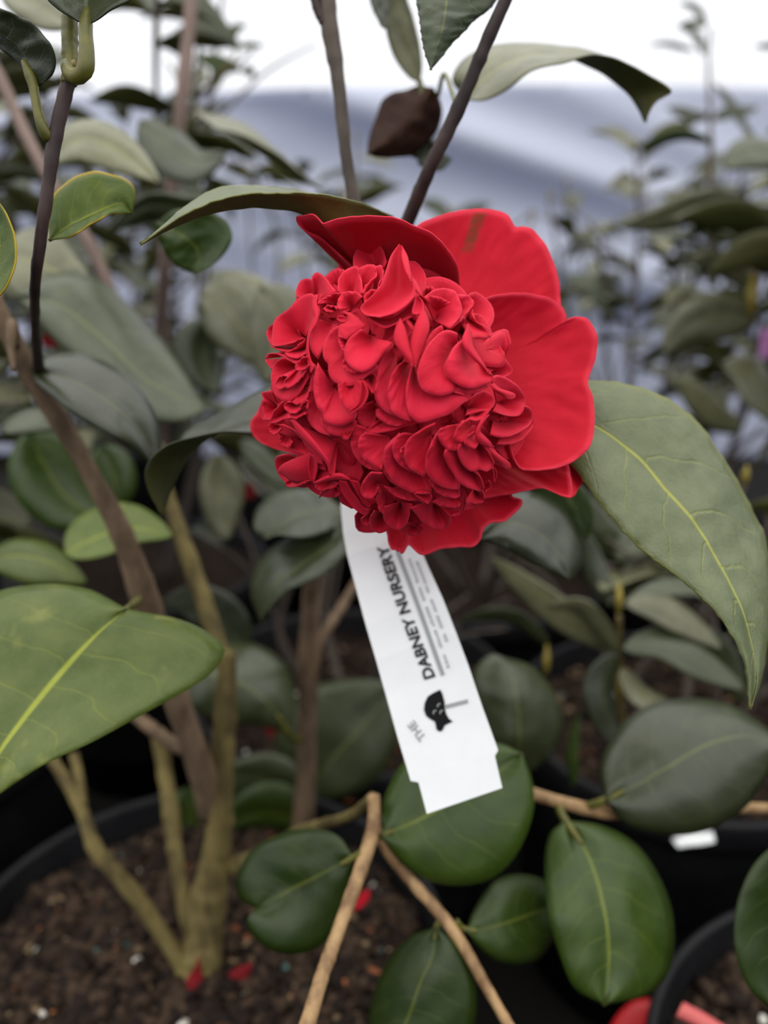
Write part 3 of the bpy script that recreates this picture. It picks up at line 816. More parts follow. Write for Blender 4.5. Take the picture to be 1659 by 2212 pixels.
guard([(985, 1000), (1010, 975), (1040, 950)], E_([(560, 1150), (700, 1125), (840, 1105), (950, 1080), (1050, 1060), (1140, 1050), (1250, 1092), (1320, 1122), (1390, 1132), (1388, 1040), (1375, 930), (1345, 830), (1250, 800)]),
      [.332, .332], [.325, .322, .318, .316, .316, .320, .326], cup=.004, nu=50)
guard([(1200, 985), (1225, 1000), (1230, 1010)], E_([(1350, 820), (1420, 900), (1484, 985), (1450, 1060), (1420, 1115), (1388, 1132)]), [.336, .334], [.332, .334, .332, .324], cup=.002, nu=24, nv=10)
guard([(880, 1060), (930, 1040), (980, 1030)], C_([(1180, 1350), (1240, 1390), (1270, 1450), (1305, 1600), (1350, 1605), (1362, 1622), (1375, 1612), (1400, 1642), (1460, 1560), (1560, 1640)]) + E_([(85, 1645), (200, 1600), (350, 1580), (430, 1578), (490, 1580), (540, 1550), (570, 1500), (585, 1440), (610, 1400), (670, 1360), (740, 1352), (800, 1340), (880, 1270), (935, 1210), (940, 1165), (872, 1158), (850, 1130), (838, 1104), (760, 1080)]),
      [.335, .332], [.332, .328, .325, .322, .321, .322, .326, .328], cup=.005, nu=90)
guard([(690, 900), (690, 930), (700, 960)], C_([(300, 150), (170, 250), (100, 380), (42, 470), (55, 560), (130, 640), (220, 685), (320, 715), (430, 745), (560, 765)]), [.335, .335], [.34, .345, .345, .34, .335], cup=.002, nu=40)
guard([(770, 680), (800, 680)], A_([(700, 660), (760, 610), (825, 565), (838, 500), (842, 460), (900, 500), (980, 570)]), [.338, .338], [.345, .348, .348, .344], nu=24, nv=10)

# backing whorl of petals that closes the cup behind the frills
for q in range(9):
    th = 2 * math.pi * q / 9 + .2
    rim = []
    for f, a in ((.55, -.42), (.80, -.40), (.93, -.22), (.96, 0), (.93, .22), (.80, .40), (.55, .42)):
        rim.append((BC[0] + BC[2] * (.80 if math.cos(th) > -.2 else .90) * f * math.cos(th + a), BC[1] - 10 + BC[3] * .84 * f * math.sin(th + a)))
    guard([(BC[0] + 20, BC[1]), (BC[0] + 22, BC[1])], rim, .338, .316 + .002 * (q % 2), cup=-.002, nu=24, nv=10)
# filler petals deep inside the ball
fr = random.Random(5)
for q in range(90):
    ang = fr.random() * 6.283; rr = 0.80 * math.sqrt(fr.random())
    bx, by = BC[0] + BC[2] * rr * math.cos(ang), BC[1] + BC[3] * rr * math.sin(ang)
    th = fr.random() * 6.283; L = fr.uniform(45, 75); w = fr.uniform(35, 60)
    dx, dy = math.cos(th), math.sin(th)
    rim = [(bx + dx * L * f - dy * w * s, by + dy * L * f + dx * w * s) for f, s in ((0.15, -.7), (.6, -1), (.95, -.5), (1.05, 0), (.95, .5), (.6, 1), (.15, .7))]
    fan('X', [(bx, by)], rim, k=-15 + fr.random() * 3, kb=7, nu=16, nv=6)

FANS = [
    # top of the ball
    ('A', [(640, 900)], [(460, 830), (458, 760), (500, 690), (550, 668), (590, 680), (612, 632), (650, 615), (720, 665), (770, 730), (810, 780)], 0),
    ('A', [(830, 800)], [(715, 665), (760, 610), (820, 580), (875, 592), (890, 640)], -6),
    ('A', [(950, 880)], [(828, 780), (830, 700), (860, 630), (920, 580), (985, 560), (1012, 585), (1035, 680), (1060, 790)], -3),
    ('A', [(1050, 850)], [(1020, 580), (1060, 555), (1110, 545), (1160, 552), (1172, 640), (1120, 690), (1080, 740), (1060, 800)], -1),
    ('A', [(1150, 850)], [(1165, 565), (1200, 550), (1225, 560), (1232, 640), (1205, 710), (1180, 765)], 0),
    ('A', [(1150, 890)], [(1065, 880), (1058, 830), (1085, 795), (1120, 770), (1185, 765)], 3),
    ('B', [(160, 1050)], [(62, 835), (110, 800), (160, 770), (230, 755), (310, 765), (360, 800), (378, 850), (408, 920), (400, 1000), (350, 1060), (300, 1120)], -1),
    ('B', [(190, 960)], [(50, 836), (120, 826), (180, 832), (240, 852), (310, 892)], 0.5),
    ('B', [(300, 1000)], [(378, 805), (450, 818), (500, 855), (515, 895), (470, 960), (400, 1040), (310, 1130)], -3),
    ('B', [(80, 850)], [(45, 800), (85, 735), (110, 745), (132, 733), (165, 772)], -3),
    ('B', [(440, 1020)], [(505, 945), (525, 1030), (560, 1080), (610, 1120), (666, 1192), (590, 1205), (500, 1215)], -1),
    ('M', [(1380, 590)], [(1240, 385), (1195, 420), (1150, 470), (1110, 550), (1092, 640), (1110, 720), (1180, 785), (1280, 830), (1400, 812), (1490, 775), (1520, 735), (1500, 700), (1465, 670)], 6),
    ('M', [(1380, 590)], [(1110, 545), (1075, 610), (1072, 680), (1095, 760), (1130, 825), (1200, 868), (1290, 880), (1390, 855), (1472, 812)], 3.5),
    ('M', [(1190, 500)], [(1198, 330), (1150, 308), (1100, 303), (1030, 330), (950, 410), (890, 510), (848, 610), (835, 720), (870, 820), (950, 880), (1050, 892), (1130, 875), (1180, 845)], 5),
    ('M', [(1050, 480)], [(1068, 300), (1062, 275), (1045, 264), (970, 310), (920, 380), (870, 480), (825, 600), (820, 670), (840, 720)], 3),
    ('M', [(640, 540)], [(620, 425), (560, 480), (500, 560), (480, 640), (478, 740), (455, 830), (455, 910), (490, 985), (560, 1040), (640, 1075), (720, 1105)], 0),
    ('M', [(760, 600)], [(715, 580), (650, 630), (600, 710), (568, 830), (562, 900), (590, 960), (596, 1010), (640, 1065), (720, 1108), (790, 1120)], 2.5),
    ('M', [(830, 600)], [(772, 670), (740, 780), (732, 880), (748, 1000), (785, 1090), (850, 1132), (930, 1118), (1040, 1082), (1120, 1058), (1190, 1005), (1250, 955), (1305, 922), (1285, 900), (1240, 885), (1170, 870)], 4),
    ('M', [(700, 980)], [(465, 1010), (465, 1070), (500, 1110), (570, 1148), (660, 1160), (760, 1145), (860, 1132)], -1),
    ('M', [(600, 1060)], [(415, 1150), (405, 1190), (358, 1214), (440, 1226), (540, 1218), (640, 1195), (740, 1165), (840, 1140)], -2),
    ('M', [(480, 1010)], [(440, 935), (360, 970), (310, 1030), (292, 1090), (320, 1145), (380, 1172), (450, 1150)], -4),
    # upper-left rosette
    ('A', [(1130, 1200)], [(1040, 1120), (960, 1170), (905, 1240), (884, 1330), (900, 1410), (960, 1475), (1040, 1510), (1110, 1485), (1180, 1425), (1250, 1330), (1330, 1240)], 4),
    ('A', [(960, 1260)], [(905, 1210), (860, 1195), (832, 1200), (840, 1260), (862, 1305), (890, 1345)], 3),
    ('A', [(1000, 1400)], [(884, 1385), (868, 1430), (890, 1485), (940, 1515), (1000, 1512), (1040, 1505)], 2),
    ('A', [(1050, 1220)], [(830, 1090), (770, 1140), (710, 1230), (692, 1320), (705, 1395), (738, 1430), (745, 1520), (790, 1590), (870, 1625), (940, 1632), (1030, 1595), (1100, 1535), (1200, 1472)], 0.5),
    ('A', [(780, 1080)], [(645, 1025), (605, 1110), (580, 1210), (582, 1290), (610, 1350), (655, 1392), (675, 1320), (720, 1220), (780, 1130), (840, 1075)], -1),
    ('A', [(830, 880)], [(645, 900), (680, 855), (740, 820), (810, 798), (875, 795)], 1),
    ('A', [(960, 930)], [(828, 955), (818, 910), (840, 840), (870, 798), (930, 783), (990, 790), (1050, 830)], 2),
    ('A', [(830, 940)], [(770, 972), (720, 962), (698, 938), (730, 918), (800, 925), (828, 945)], 3),
    ('A', [(1000, 1060)], [(860, 972), (910, 970), (960, 985), (1020, 1030), (1085, 1100)], 1),
    ('A', [(540, 1180), (540, 1210)], [(560, 1130), (615, 1000), (600, 920), (622, 830), (590, 800), (550, 805), (470, 850), (400, 930), (310, 990), (265, 1040), (243, 1130), (238, 1265), (330, 1262), (420, 1240), (520, 1205)], 0),
    ('A', [(400, 1200)], [(270, 1060), (215, 1100), (192, 1140), (200, 1210), (225, 1260), (280, 1275)], -7),
    ('A', [(530, 1280)], [(225, 1270), (280, 1300), (370, 1325), (440, 1295), (500, 1250), (540, 1215)], -1),
    ('A', [(540, 1330)], [(172, 1388), (205, 1345), (260, 1340), (330, 1365), (400, 1410), (460, 1437), (510, 1400), (545, 1360)], -1),
    ('A', [(540, 1290)], [(350, 1335), (400, 1375), (470, 1388), (545, 1345)], 0),
    ('A', [(400, 1380)], [(175, 1395), (200, 1440), (240, 1480), (330, 1460)], -5),
    ('A', [(575, 1420)], [(550, 1370), (490, 1395), (450, 1440), (445, 1475), (480, 1500), (530, 1480), (565, 1455)], 4),
    # left flank
    ('C', [(480, -60)], [(330, -110), (260, -60), (230, 20), (232, 110), (250, 195), (300, 250), (380, 278), (440, 250), (510, 165), (575, 60)], 0),
    ('C', [(480, -20)], [(380, 65), (340, 55), (300, 72), (275, 110), (270, 150), (300, 172), (360, 150)], 1),
    ('C', [(500, -40)], [(385, 70), (352, 110), (352, 145), (385, 162), (440, 132), (510, 60), (568, -25)], 3),
    ('C', [(560, 140)], [(415, 285), (450, 305), (500, 298), (545, 265), (580, 180)], 1),
    ('C', [(480, 290)], [(400, 288), (355, 295), (345, 330), (370, 368), (430, 385), (490, 365), (510, 345)], 2),
    ('C', [(430, 330)], [(330, 275), (285, 325), (240, 400), (213, 468), (280, 462), (360, 435), (430, 430), (500, 415), (555, 385)], 0),
    ('C', [(490, 350)], [(370, 395), (400, 430), (460, 432), (520, 405), (556, 378)], 2),
    ('C', [(560, 300)], [(490, 345), (500, 310), (540, 280), (560, 270), (555, 350)], 3),
    ('C', [(300, 330)], [(230, 180), (140, 205), (160, 250), (148, 330), (155, 400), (180, 440), (230, 445)], -6),
    # rosette left of centre
    ('C', [(760, 250)], [(625, -60), (590, 60), (555, 200), (543, 330), (556, 430), (600, 505), (670, 560), (760, 586)], -1),
    ('C', [(830, 300)], [(670, 430), (690, 500), (740, 560), (810, 588), (872, 592), (930, 555), (1000, 460)], 0),
    ('C', [(800, 170)], [(650, -70), (612, 80), (615, 220), (650, 345), (690, 390), (700, 450), (760, 495), (840, 503), (920, 480), (980, 440), (1000, 380)], 2.5),
    ('C', [(950, 70)], [(835, 130), (838, 210), (862, 290), (900, 345), (940, 360), (990, 330), (1022, 260), (1038, 180), (1035, 100)], 4),
    ('C', [(960, 480)], [(870, 575), (866, 605), (890, 625), (925, 605), (965, 530), (1000, 465)], 1),
    ('C', [(1120, 60)], [(1045, 95), (1100, 160), (1150, 215), (1180, 120), (1170, 40), (1120, 20)], 0),
    # lower-right fan
    ('C', [(1250, 600)], [(1000, 480), (955, 545), (942, 640), (965, 740), (1020, 820), (1080, 870), (1150, 895), (1230, 912)], -1),
    ('C', [(1300, 600)], [(1070, 560), (1025, 600), (1008, 670), (1030, 750), (1080, 815), (1150, 860), (1225, 892)], 1.5),
    ('C', [(1480, 720)], [(1380, 560), (1300, 630), (1245, 700), (1225, 790), (1235, 890), (1280, 975), (1360, 1042)], 1),
    ('C', [(1500, 740)], [(1370, 590), (1290, 660), (1245, 740), (1240, 850), (1290, 950), (1360, 1030), (1460, 1085), (1560, 1110), (1660, 1112), (1665, 1060), (1640, 980)], 2.5),
    ('C', [(1560, 1040)], [(1510, 1112), (1600, 1105), (1660, 1112), (1672, 1145), (1645, 1195), (1590, 1175), (1530, 1135)], 4),
    ('M', [(860, 1250)], [(700, 1225), (640, 1275), (614, 1340), (618, 1420), (660, 1495), (740, 1555), (820, 1590), (900, 1612)], 3.5),
    ('M', [(830, 1330)], [(780, 1270), (720, 1330), (685, 1385), (682, 1430), (715, 1470), (780, 1490)], 4),
    ('M', [(960, 1240)], [(1000, 1130), (900, 1175), (800, 1240), (735, 1310), (720, 1390), (728, 1480), (770, 1545), (830, 1585), (905, 1615), (930, 1500)], 5.5),
    ('E', [(350, 560)], [(215, 520), (165, 590), (110, 700), (80, 810), (88, 905), (125, 975), (190, 1025), (270, 1058), (375, 1062), (368, 990)], 7),
    ('E', [(280, 950)], [(115, 985), (140, 1050), (200, 1105), (280, 1140), (345, 1145), (382, 1130), (378, 1065)], 5),
    ('E', [(420, 700)], [(255, 708), (242, 760), (280, 850), (330, 930), (380, 1005), (440, 1045), (520, 1070), (592, 1083), (590, 1020), (560, 950), (515, 915)], 8),
    ('E', [(520, 600)], [(375, 665), (370, 730), (400, 820), (450, 885), (510, 910), (570, 890), (630, 907), (680, 870), (692, 840), (650, 750), (600, 680)], 9),
    ('E', [(400, 480)], [(220, 515), (193, 570), (205, 630), (245, 685), (300, 718), (355, 718), (370, 650)], 8.5),
    ('E', [(490, 510)], [(470, 430), (390, 485), (340, 555), (328, 620), (360, 645), (420, 650)], 9.5),
    ('E', [(540, 560)], [(510, 550), (450, 590), (423, 625), (432, 670), (470, 692), (510, 708), (545, 680), (560, 640)], 10.5),
    ('E', [(450, 340)], [(480, 250), (560, 198), (620, 184), (670, 215), (700, 270), (695, 320), (660, 345), (560, 365), (440, 405)], 4),
    ('E', [(510, 390)], [(350, 510), (400, 470), (462, 443), (540, 450), (600, 430), (640, 390), (668, 345)], 6),
    ('E', [(720, 290)], [(668, 72), (705, 45), (780, 58), (870, 105), (940, 180), (978, 255), (960, 335), (955, 370), (920, 403), (840, 410), (750, 390), (680, 372)], 1),
    ('E', [(690, 450)], [(960, 320), (1010, 340), (1038, 400), (1030, 465), (980, 515), (900, 565), (800, 600), (720, 602), (660, 580)], 0),
    ('E', [(780, 530)], [(1040, 415), (1050, 470), (1025, 530), (980, 585), (920, 635), (840, 662), (715, 670)], -3),
    # underside of the ball
    ('E', [(150, 1160)], [(-60, 1230), (0, 1300), (60, 1370), (140, 1408), (230, 1420), (285, 1390), (308, 1310)], 0),
    ('E', [(290, 1080)], [(140, 1185), (220, 1220), (300, 1232), (370, 1225), (405, 1190), (395, 1120)], 2.5),
    ('E', [(510, 1060)], [(430, 1185), (500, 1195), (560, 1195), (602, 1180), (606, 1130), (592, 1083)], 3),
    ('E', [(610, 1020)], [(650, 985), (668, 1020), (660, 1060), (625, 1090), (602, 1120)], -2),
    ('C', [(1180, 1000)], [(1228, 915), (1140, 912), (1085, 950), (1045, 1015), (1035, 1080), (1060, 1132), (1112, 1158), (1162, 1125), (1188, 1070)], 3),
    ('C', [(1260, 1100)], [(1195, 1050), (1178, 1120), (1180, 1190), (1205, 1255), (1245, 1305)], 1),
    ('C', [(1420, 1050)], [(1240, 1045), (1300, 1100), (1380, 1145), (1470, 1168), (1550, 1172), (1640, 1192)], 0),
    ('C', [(1390, 1180)], [(1245, 1225), (1235, 1300), (1262, 1370), (1320, 1418), (1370, 1432), (1430, 1392), (1462, 1310), (1500, 1200)], -1),
    ('C', [(1220, 1270)], [(1155, 1260), (1120, 1320), (1118, 1380), (1145, 1430), (1195, 1460), (1255, 1445), (1305, 1412)], -1.5),
    ('C', [(1160, 1250)], [(1110, 1235), (1080, 1300), (1042, 1330), (1045, 1375), (1090, 1392), (1130, 1370)], -2.5),
    ('C', [(1500, 1370)], [(1370, 1420), (1420, 1460), (1480, 1482), (1550, 1475), (1600, 1420)], -7),
    ('C', [(780, 990)], [(622, 1015), (632, 1055), (680, 1080), (740, 1065), (800, 1050), (850, 1010)], -3),
    ('C', [(810, 1020)], [(664, 1146), (680, 1095), (730, 1062), (800, 1050), (860, 1110), (800, 1140)], -6),
    ('C', [(820, 640)], [(405, 445), (470, 520), (530, 600), (600, 670), (680, 745), (735, 805), (758, 870), (762, 945), (800, 960)], 0),
    ('C', [(380, 590)], [(312, 595), (312, 650), (345, 688), (395, 692), (425, 645)], -2),
    ('C', [(310, 500)], [(215, 468), (205, 520), (230, 562), (275, 570), (330, 520)], 0),
    ('C', [(690, 800)], [(630, 830), (650, 900), (600, 1000), (680, 985), (750, 940), (740, 860)], -3),
    ('C', [(950, 680)], [(770, 720), (790, 850), (830, 930), (920, 970), (1010, 1000), (1050, 920), (1040, 850)], -9),
    ('C', [(1060, 1000)], [(900, 930), (940, 1010), (1000, 1080), (1060, 1140), (1110, 1210), (1180, 1180)], -5),
    ('C', [(450, 970)], [(352, 1005), (365, 1035), (430, 1047), (500, 1030), (590, 992)], -4),
    ('C', [(540, 640)], [(300, 560), (340, 640), (420, 700), (500, 740), (580, 780), (640, 800)], -5),
]
for (t, base, rim, k) in FANS:
    fan(t, base, rim, k)
STRIPS = [
    ('A', [(1385, 362), (1310, 470), (1265, 610), (1210, 750), (1110, 860), (1035, 935), (1060, 980), (1100, 998)], [(1398, 380), (1440, 500), (1480, 640), (1515, 790), (1490, 850), (1420, 920), (1320, 980), (1200, 1012)], 6, 11),
    ('A', [(1405, 385), (1398, 470), (1430, 600), (1482, 700)], [(1412, 388), (1455, 470), (1475, 570), (1490, 700)], 8, -1),
    ('A', [(1478, 655), (1472, 700), (1520, 780), (1590, 838)], [(1490, 652), (1530, 690), (1570, 770), (1595, 835)], 5, -1),
    ('A', [(1090, 1000), (1160, 1060), (1250, 1105), (1350, 1070), (1540, 985)], [(1120, 990), (1220, 1020), (1330, 1010), (1440, 930), (1530, 830)], 2, 6),
    ('A', [(1530, 830), (1515, 900), (1500, 980), (1540, 985)], [(1545, 835), (1585, 880), (1585, 950), (1550, 985)], 4, 2),
    ('A', [(1262, 1085), (1250, 1150), (1225, 1210), (1200, 1258)], [(1350, 1072), (1335, 1160), (1300, 1210), (1215, 1256)], -4, 2),
    ('B', [(455, 1075), (432, 1140), (405, 1220), (430, 1300), (500, 1390), (570, 1450), (638, 1508)], [(468, 1078), (495, 1160), (508, 1270), (545, 1340), (590, 1410), (620, 1460), (640, 1506)], 8, -1.5),
    ('M', [(885, 105), (835, 200), (795, 310), (765, 470), (775, 560), (810, 640)], [(890, 105), (930, 190), (946, 290), (910, 400), (870, 510), (825, 640)], 4, -1.5),
    ('M', [(680, 195), (635, 290), (625, 390), (650, 455), (720, 550), (790, 622)], [(684, 195), (722, 270), (752, 380), (772, 470), (796, 560), (797, 622)], 5, -1.5),
    ('M', [(735, 215), (765, 265), (795, 302)], [(742, 215), (785, 262), (800, 300)], 4, 0),
    ('A', [(625, 812), (598, 880), (602, 970), (618, 1010), (570, 1100), (548, 1230), (545, 1370), (580, 1520)], [(650, 815), (640, 890), (660, 960), (645, 1070), (592, 1160), (572, 1280), (592, 1400), (625, 1450)], 1.5, -1),
    ('A', [(690, 810), (650, 880), (660, 980), (640, 1040)], [(635, 812), (610, 860), (605, 930), (615, 1010)], 0, 3),
    ('A', [(868, 972), (912, 1005), (905, 1060), (835, 1095), (830, 1190)], [(925, 972), (1010, 1025), (1075, 1090), (990, 1150), (905, 1215)], 3, -1),
    ('A', [(820, 1018), (870, 1012), (915, 1018)], [(820, 1030), (860, 1055), (905, 1060)], 1, 1),
    ('C', [(1040, 95), (1034, 200), (1010, 310), (930, 365)], [(1052, 95), (1092, 195), (1060, 290), (950, 387)], 5, 2),
    ('E', [(580, 440), (532, 530), (522, 600), (555, 650), (620, 682), (690, 696)], [(655, 395), (590, 490), (572, 545), (612, 590), (660, 640), (688, 688)], 10, -1),
    ('E', [(595, 665), (640, 735), (710, 815), (800, 892), (812, 880)], [(685, 690), (710, 725), (780, 785), (835, 830), (850, 872)], 8, -1.5),
    ('E', [(655, 130), (690, 180), (755, 222), (812, 262), (858, 262)], [(692, 112), (745, 158), (830, 188), (882, 212), (888, 242)], 5, -1.5),
    ('E', [(385, 1040), (410, 1110), (415, 1190), (385, 1270), (318, 1306)], [(402, 1050), (436, 1120), (437, 1200), (410, 1270), (350, 1310)], 2, 1),
    ('E', [(700, 870), (715, 940), (695, 1000)], [(675, 880), (690, 930), (690, 990)], -3, 1),
    ('C', [(838, 990), (850, 1070), (920, 1180), (1000, 1262), (1085, 1312)], [(905, 1000), (945, 1080), (1010, 1165), (1060, 1235), (1105, 1250)], -3, 1),
    ('C', [(935, 985), (990, 1065), (1040, 1150), (1095, 1232)], [(1010, 1000), (1040, 1070), (1075, 1160), (1120, 1225)], -2, 1),
    ('C', [(600, 1010), (690, 962), (780, 925), (860, 922), (940, 976)], [(622, 1022), (700, 1002), (785, 985), (850, 983), (935, 986)], 0, -1),
    ('C', [(290, 895), (320, 850), (400, 805), (500, 765), (590, 730)], [(290, 910), (345, 945), (425, 1005), (510, 1010), (620, 985)], -5, -3),
    ('C', [(575, 750), (570, 850), (578, 930), (605, 1000)], [(622, 770), (640, 840), (636, 900), (612, 1000)], -1, 2),
    ('C', [(400, 443), (480, 575), (590, 690), (690, 795), (735, 860), (755, 945)], [(440, 440), (560, 560), (640, 650), (725, 760), (758, 820), (768, 935)], 1, -1),
    ('C', [(290, 488), (420, 540), (520, 640), (610, 760), (640, 830)], [(340, 478), (480, 548), (580, 640), (680, 770), (700, 850)], -1, -1),
    ('C', [(470, 560), (540, 680), (620, 790), (650, 880)], [(540, 580), (620, 680), (700, 800), (720, 900)], -3, 1),
]
for (t, le, ri, k, cup) in STRIPS:
    strip(t, le, ri, k, cup)


# ------------------------------------------------------------------ white hang label under the flower
ROWS = [(775, 950, 880, 914, .400), (745, 1030, 866, 988, .392), (736, 1095, 866, 1051, .384), (741, 1150, 875, 1103, .378), (750, 1200, 893, 1151, .373),
        (770, 1275, 925, 1224, .368), (790, 1350, 957, 1294, .364), (812, 1425, 985, 1366, .361), (833, 1500, 1012, 1438, .359), (858, 1590, 1042, 1527, .356),
        (884, 1676, 1073, 1612, .3535), (887, 1687, 1076, 1621, .3532), (904, 1690, 1069, 1633, .3530), (922, 1758, 1085, 1702, .3512)]
SAX = np.array([.323, .946])
row_s = np.array([(np.array(r[:2]) @ SAX + np.array(r[2:4]) @ SAX) / 2 for r in ROWS])
row_d = np.array([r[4] for r in ROWS])


def tag_point(xy, lift=0.0004):
    xy = np.asarray(xy, float)
    d = np.interp(xy @ SAX, row_s, row_d)
    return P(xy[:, 0], xy[:, 1], d - lift)


def build_tag():
    root = thing('hang_label', P(np.array([990.]), np.array([1730.]), np.array([.352]))[0],
                 'white plastic strip label hanging below the red flower', 'label')
    rows = []
    for i in range(len(ROWS) - 1):
        sub = 4 if i < 10 else 1
        for q in range(sub):
            t = q / sub
            rows.append([ROWS[i][k] * (1 - t) + ROWS[i + 1][k] * t for k in range(5)])
    rows.append(ROWS[-1])
    nu = 7
    G = np.zeros((len(rows), nu, 3))
    for i, r in enumerate(rows):
        for j in range(nu):
            t = j / (nu - 1)
            x, y = r[0] * (1 - t) + r[2] * t, r[1] * (1 - t) + r[3] * t
            G[i, j] = P(x, y, float(np.interp(np.array([x, y]) @ SAX, row_s, row_d)))
    V, fs, uv, mi = sheet(G, 0.0004, flip=True)
    mesh_obj('strip', V, fs, M_TAG, root, uvs=uv, flat=True)

    def poly(name, polys, mat, lift=0.0005):
        V = []; fs = []
        for pl in polys:
            b = len(V); V += pl; fs.append(list(range(b, b + len(pl))))
        W = tag_point(V, lift)
        n = len(W); V2 = np.concatenate([W, W + FWD * 0.00015])
        fs2 = []
        for f in fs:
            a, b_, c = W[f[0]], W[f[1]], W[f[2]]
            fs2.append(f)
            fs2.append([q + n for q in f[::-1]])
        return mesh_obj(name, V2, fs2, mat, root, flat=True)

    def text(name, s, base, up, mat, bold, lift=0.0006):
        """Letters mapped along a bent baseline (picture points) with cap-height vector up."""
        cu = bpy.data.curves.new('letters', 'FONT'); cu.body = s; cu.size = 1.0; cu.offset = bold; cu.resolution_u = 3
        ob = bpy.data.objects.new('letters', cu); COL.objects.link(ob)
        bpy.context.view_layer.update()
        me = bpy.data.meshes.new_from_object(ob.evaluated_get(bpy.context.evaluated_depsgraph_get()))
        v = np.array([q.co[:] for q in me.vertices]); fs = [list(p.vertices) for p in me.polygons]
        bpy.data.objects.remove(ob); bpy.data.curves.remove(cu); bpy.data.meshes.remove(me)
        x = (v[:, 0] - v[:, 0].min()) / (v[:, 0].max() - v[:, 0].min()); y = v[:, 1] / v[:, 1].max()
        n = 100
        bl = smooth(base, n); s_ = np.linspace(0, 1, n)
        xy = np.stack([np.interp(x, s_, bl[:, 0]), np.interp(x, s_, bl[:, 1])], 1) + y[:, None] * np.array(up)[None]
        W = tag_point(xy, lift)
        return mesh_obj(name, W, fs, mat, root, flat=True)

    text('lettering', 'DABNEY NURSERY', [(940, 1462), (884, 1314), (836, 1175)], (-23, 7), M_INK_TEXT, 0.035)
    text('lettering', 'THE', [(921, 1592), (893, 1555)], (-13.5, 12), M_INK_GREY, 0.02)
    # rule under the name
    bl = smooth([(957, 1459), (902, 1306), (858, 1190)], 25)
    poly('rule', [[(bl[q][0] - 4, bl[q][1] + 1.5), (bl[q][0] + 4, bl[q][1] - 1.5), (bl[q + 1][0] + 4, bl[q + 1][1] - 1.5), (bl[q + 1][0] - 4, bl[q + 1][1] + 1.5)] for q in range(24)], M_INK_GREY)
    # two lines of print too small to read, as short grey dashes
    d0 = random.Random(2); dashes = []
    for (x0, y0, x1, y1, spans) in ((972, 1442, 884, 1200, ((0, .12), (.18, .34), (.37, .55), (.6, .72), (.76, .98))), (968, 1385, 902, 1208, ((0, .1), (.16, .32), (.36, .52), (.6, .68), (.7, .98)))):
        dv = np.array([x1 - x0, y1 - y0]); pv = np.array([-.94, .33])
        for (s0, s1) in spans:
            a = s0
            while a < s1:
                L = d0.uniform(.012, .03); h = d0.uniform(4.0, 6.5)
                p = np.array([x0, y0]) + dv * a; q = np.array([x0, y0]) + dv * min(a + L * .8, s1)
                dashes.append([tuple(p), tuple(q), tuple(q + pv * h), tuple(p + pv * h)]); a += L
    o = poly('small_print', dashes, M_INK_PALE); o['kind'] = 'stuff'
    z = lambda pts: [(860 + p[0] * .1085, 1460 + p[1] * .1085) for p in pts]
    poly('emblem', [z([(835, 275), (700, 340), (590, 410), (530, 540), (515, 680), (560, 800), (650, 870), (730, 910), (750, 980), (762, 1060), (800, 1098), (840, 1110), (885, 1085), (905, 1040), (930, 985), (1090, 910), (1010, 850), (960, 760), (930, 640), (925, 520), (880, 350)])], M_INK)
    poly('emblem_handle', [z([(935, 580), (1385, 465), (1395, 540), (945, 655)])], M_INK_GREY, 0.00055)
    arcs = []
    for (cx, cy) in ((830, 600), (745, 735), (880, 735)):
        o_, i_ = [], []
        for k in range(9):
            th = math.radians(150 + k * 17)
            o_.append((cx + 52 * math.cos(th), cy + 52 * math.sin(th))); i_.append((cx + 36 * math.cos(th), cy + 36 * math.sin(th)))
        arcs.append(z(o_ + i_[::-1]))
    poly('emblem_rings', arcs, M_INK_PALE, 0.0007)


build_tag()


# ------------------------------------------------------------------ camellias standing behind
def leaf_proto(i):
    nv, nu = 11, 7
    s = np.linspace(0, 1, nv); w = np.sin(np.pi * s ** .82) ** .75; w[0] = 0.02; w[-1] = 0.0
    wid = (0.21, 0.25, 0.19, 0.23)[i]; droop = (0.30, 0.16, 0.5, 0.05)[i]; fold = (0.10, 0.05, 0.16, 0.22)[i]; tw = (0.2, -.3, .1, -.15)[i]
    G = np.zeros((nv, nu, 3))
    for a in range(nv):
        for b in range(nu):
            t = b / (nu - 1) * 2 - 1
            x = t * w[a] * wid
            z = -droop * s[a] ** 2 + fold * abs(t) ** 1.4 * w[a] + tw * x * s[a] + 0.02 * math.sin(7 * s[a] + 3 * t)
            G[a, b] = (x, s[a] * (1 - droop * .25 * s[a]), z)
    V, fs, uv, mi = sheet(G, 0.008)
    return V, fs, uv, mi


PROTO = []
for i in range(4):
    V, fs, uv, mi = leaf_proto(i)
    for (mt, un) in ((M_LEAF, M_UNDER), (M_LEAF_PALE, M_UNDER)):
        me = bpy.data.meshes.new('leaf')
        me.from_pydata(V.tolist(), [], fs)
        me.materials.append(mt); me.materials.append(un)
        li = np.zeros(len(me.loops), dtype=np.int32); me.loops.foreach_get('vertex_index', li)
        me.uv_layers.new(name='UVMap').data.foreach_set('uv', np.asarray(uv, np.float32)[li].ravel())
        me.polygons.foreach_set('material_index', np.asarray(mi, dtype=np.int32))
        me.polygons.foreach_set('use_smooth', np.ones(len(me.polygons), dtype=bool))
        PROTO.append(me)

# picture areas where the photograph looks through to the wall, kept clear of scattered leaves
CLEAR = [(1010, 175, 1330, 430), (430, -200, 660, 230), (560, 100, 790, 330), (1080, -300, 1490, 175), (1560, -300, 1800, 170), (660, -300, 900, 200), (470, 470, 560, 640)]


# places where the planting is thin and the wall shows between leaves
THIN = [(1000, 400, 1400, 860, .72), (380, 420, 740, 690, .6), (180, 30, 480, 240, .4), (1390, 180, 1660, 300, .6)]


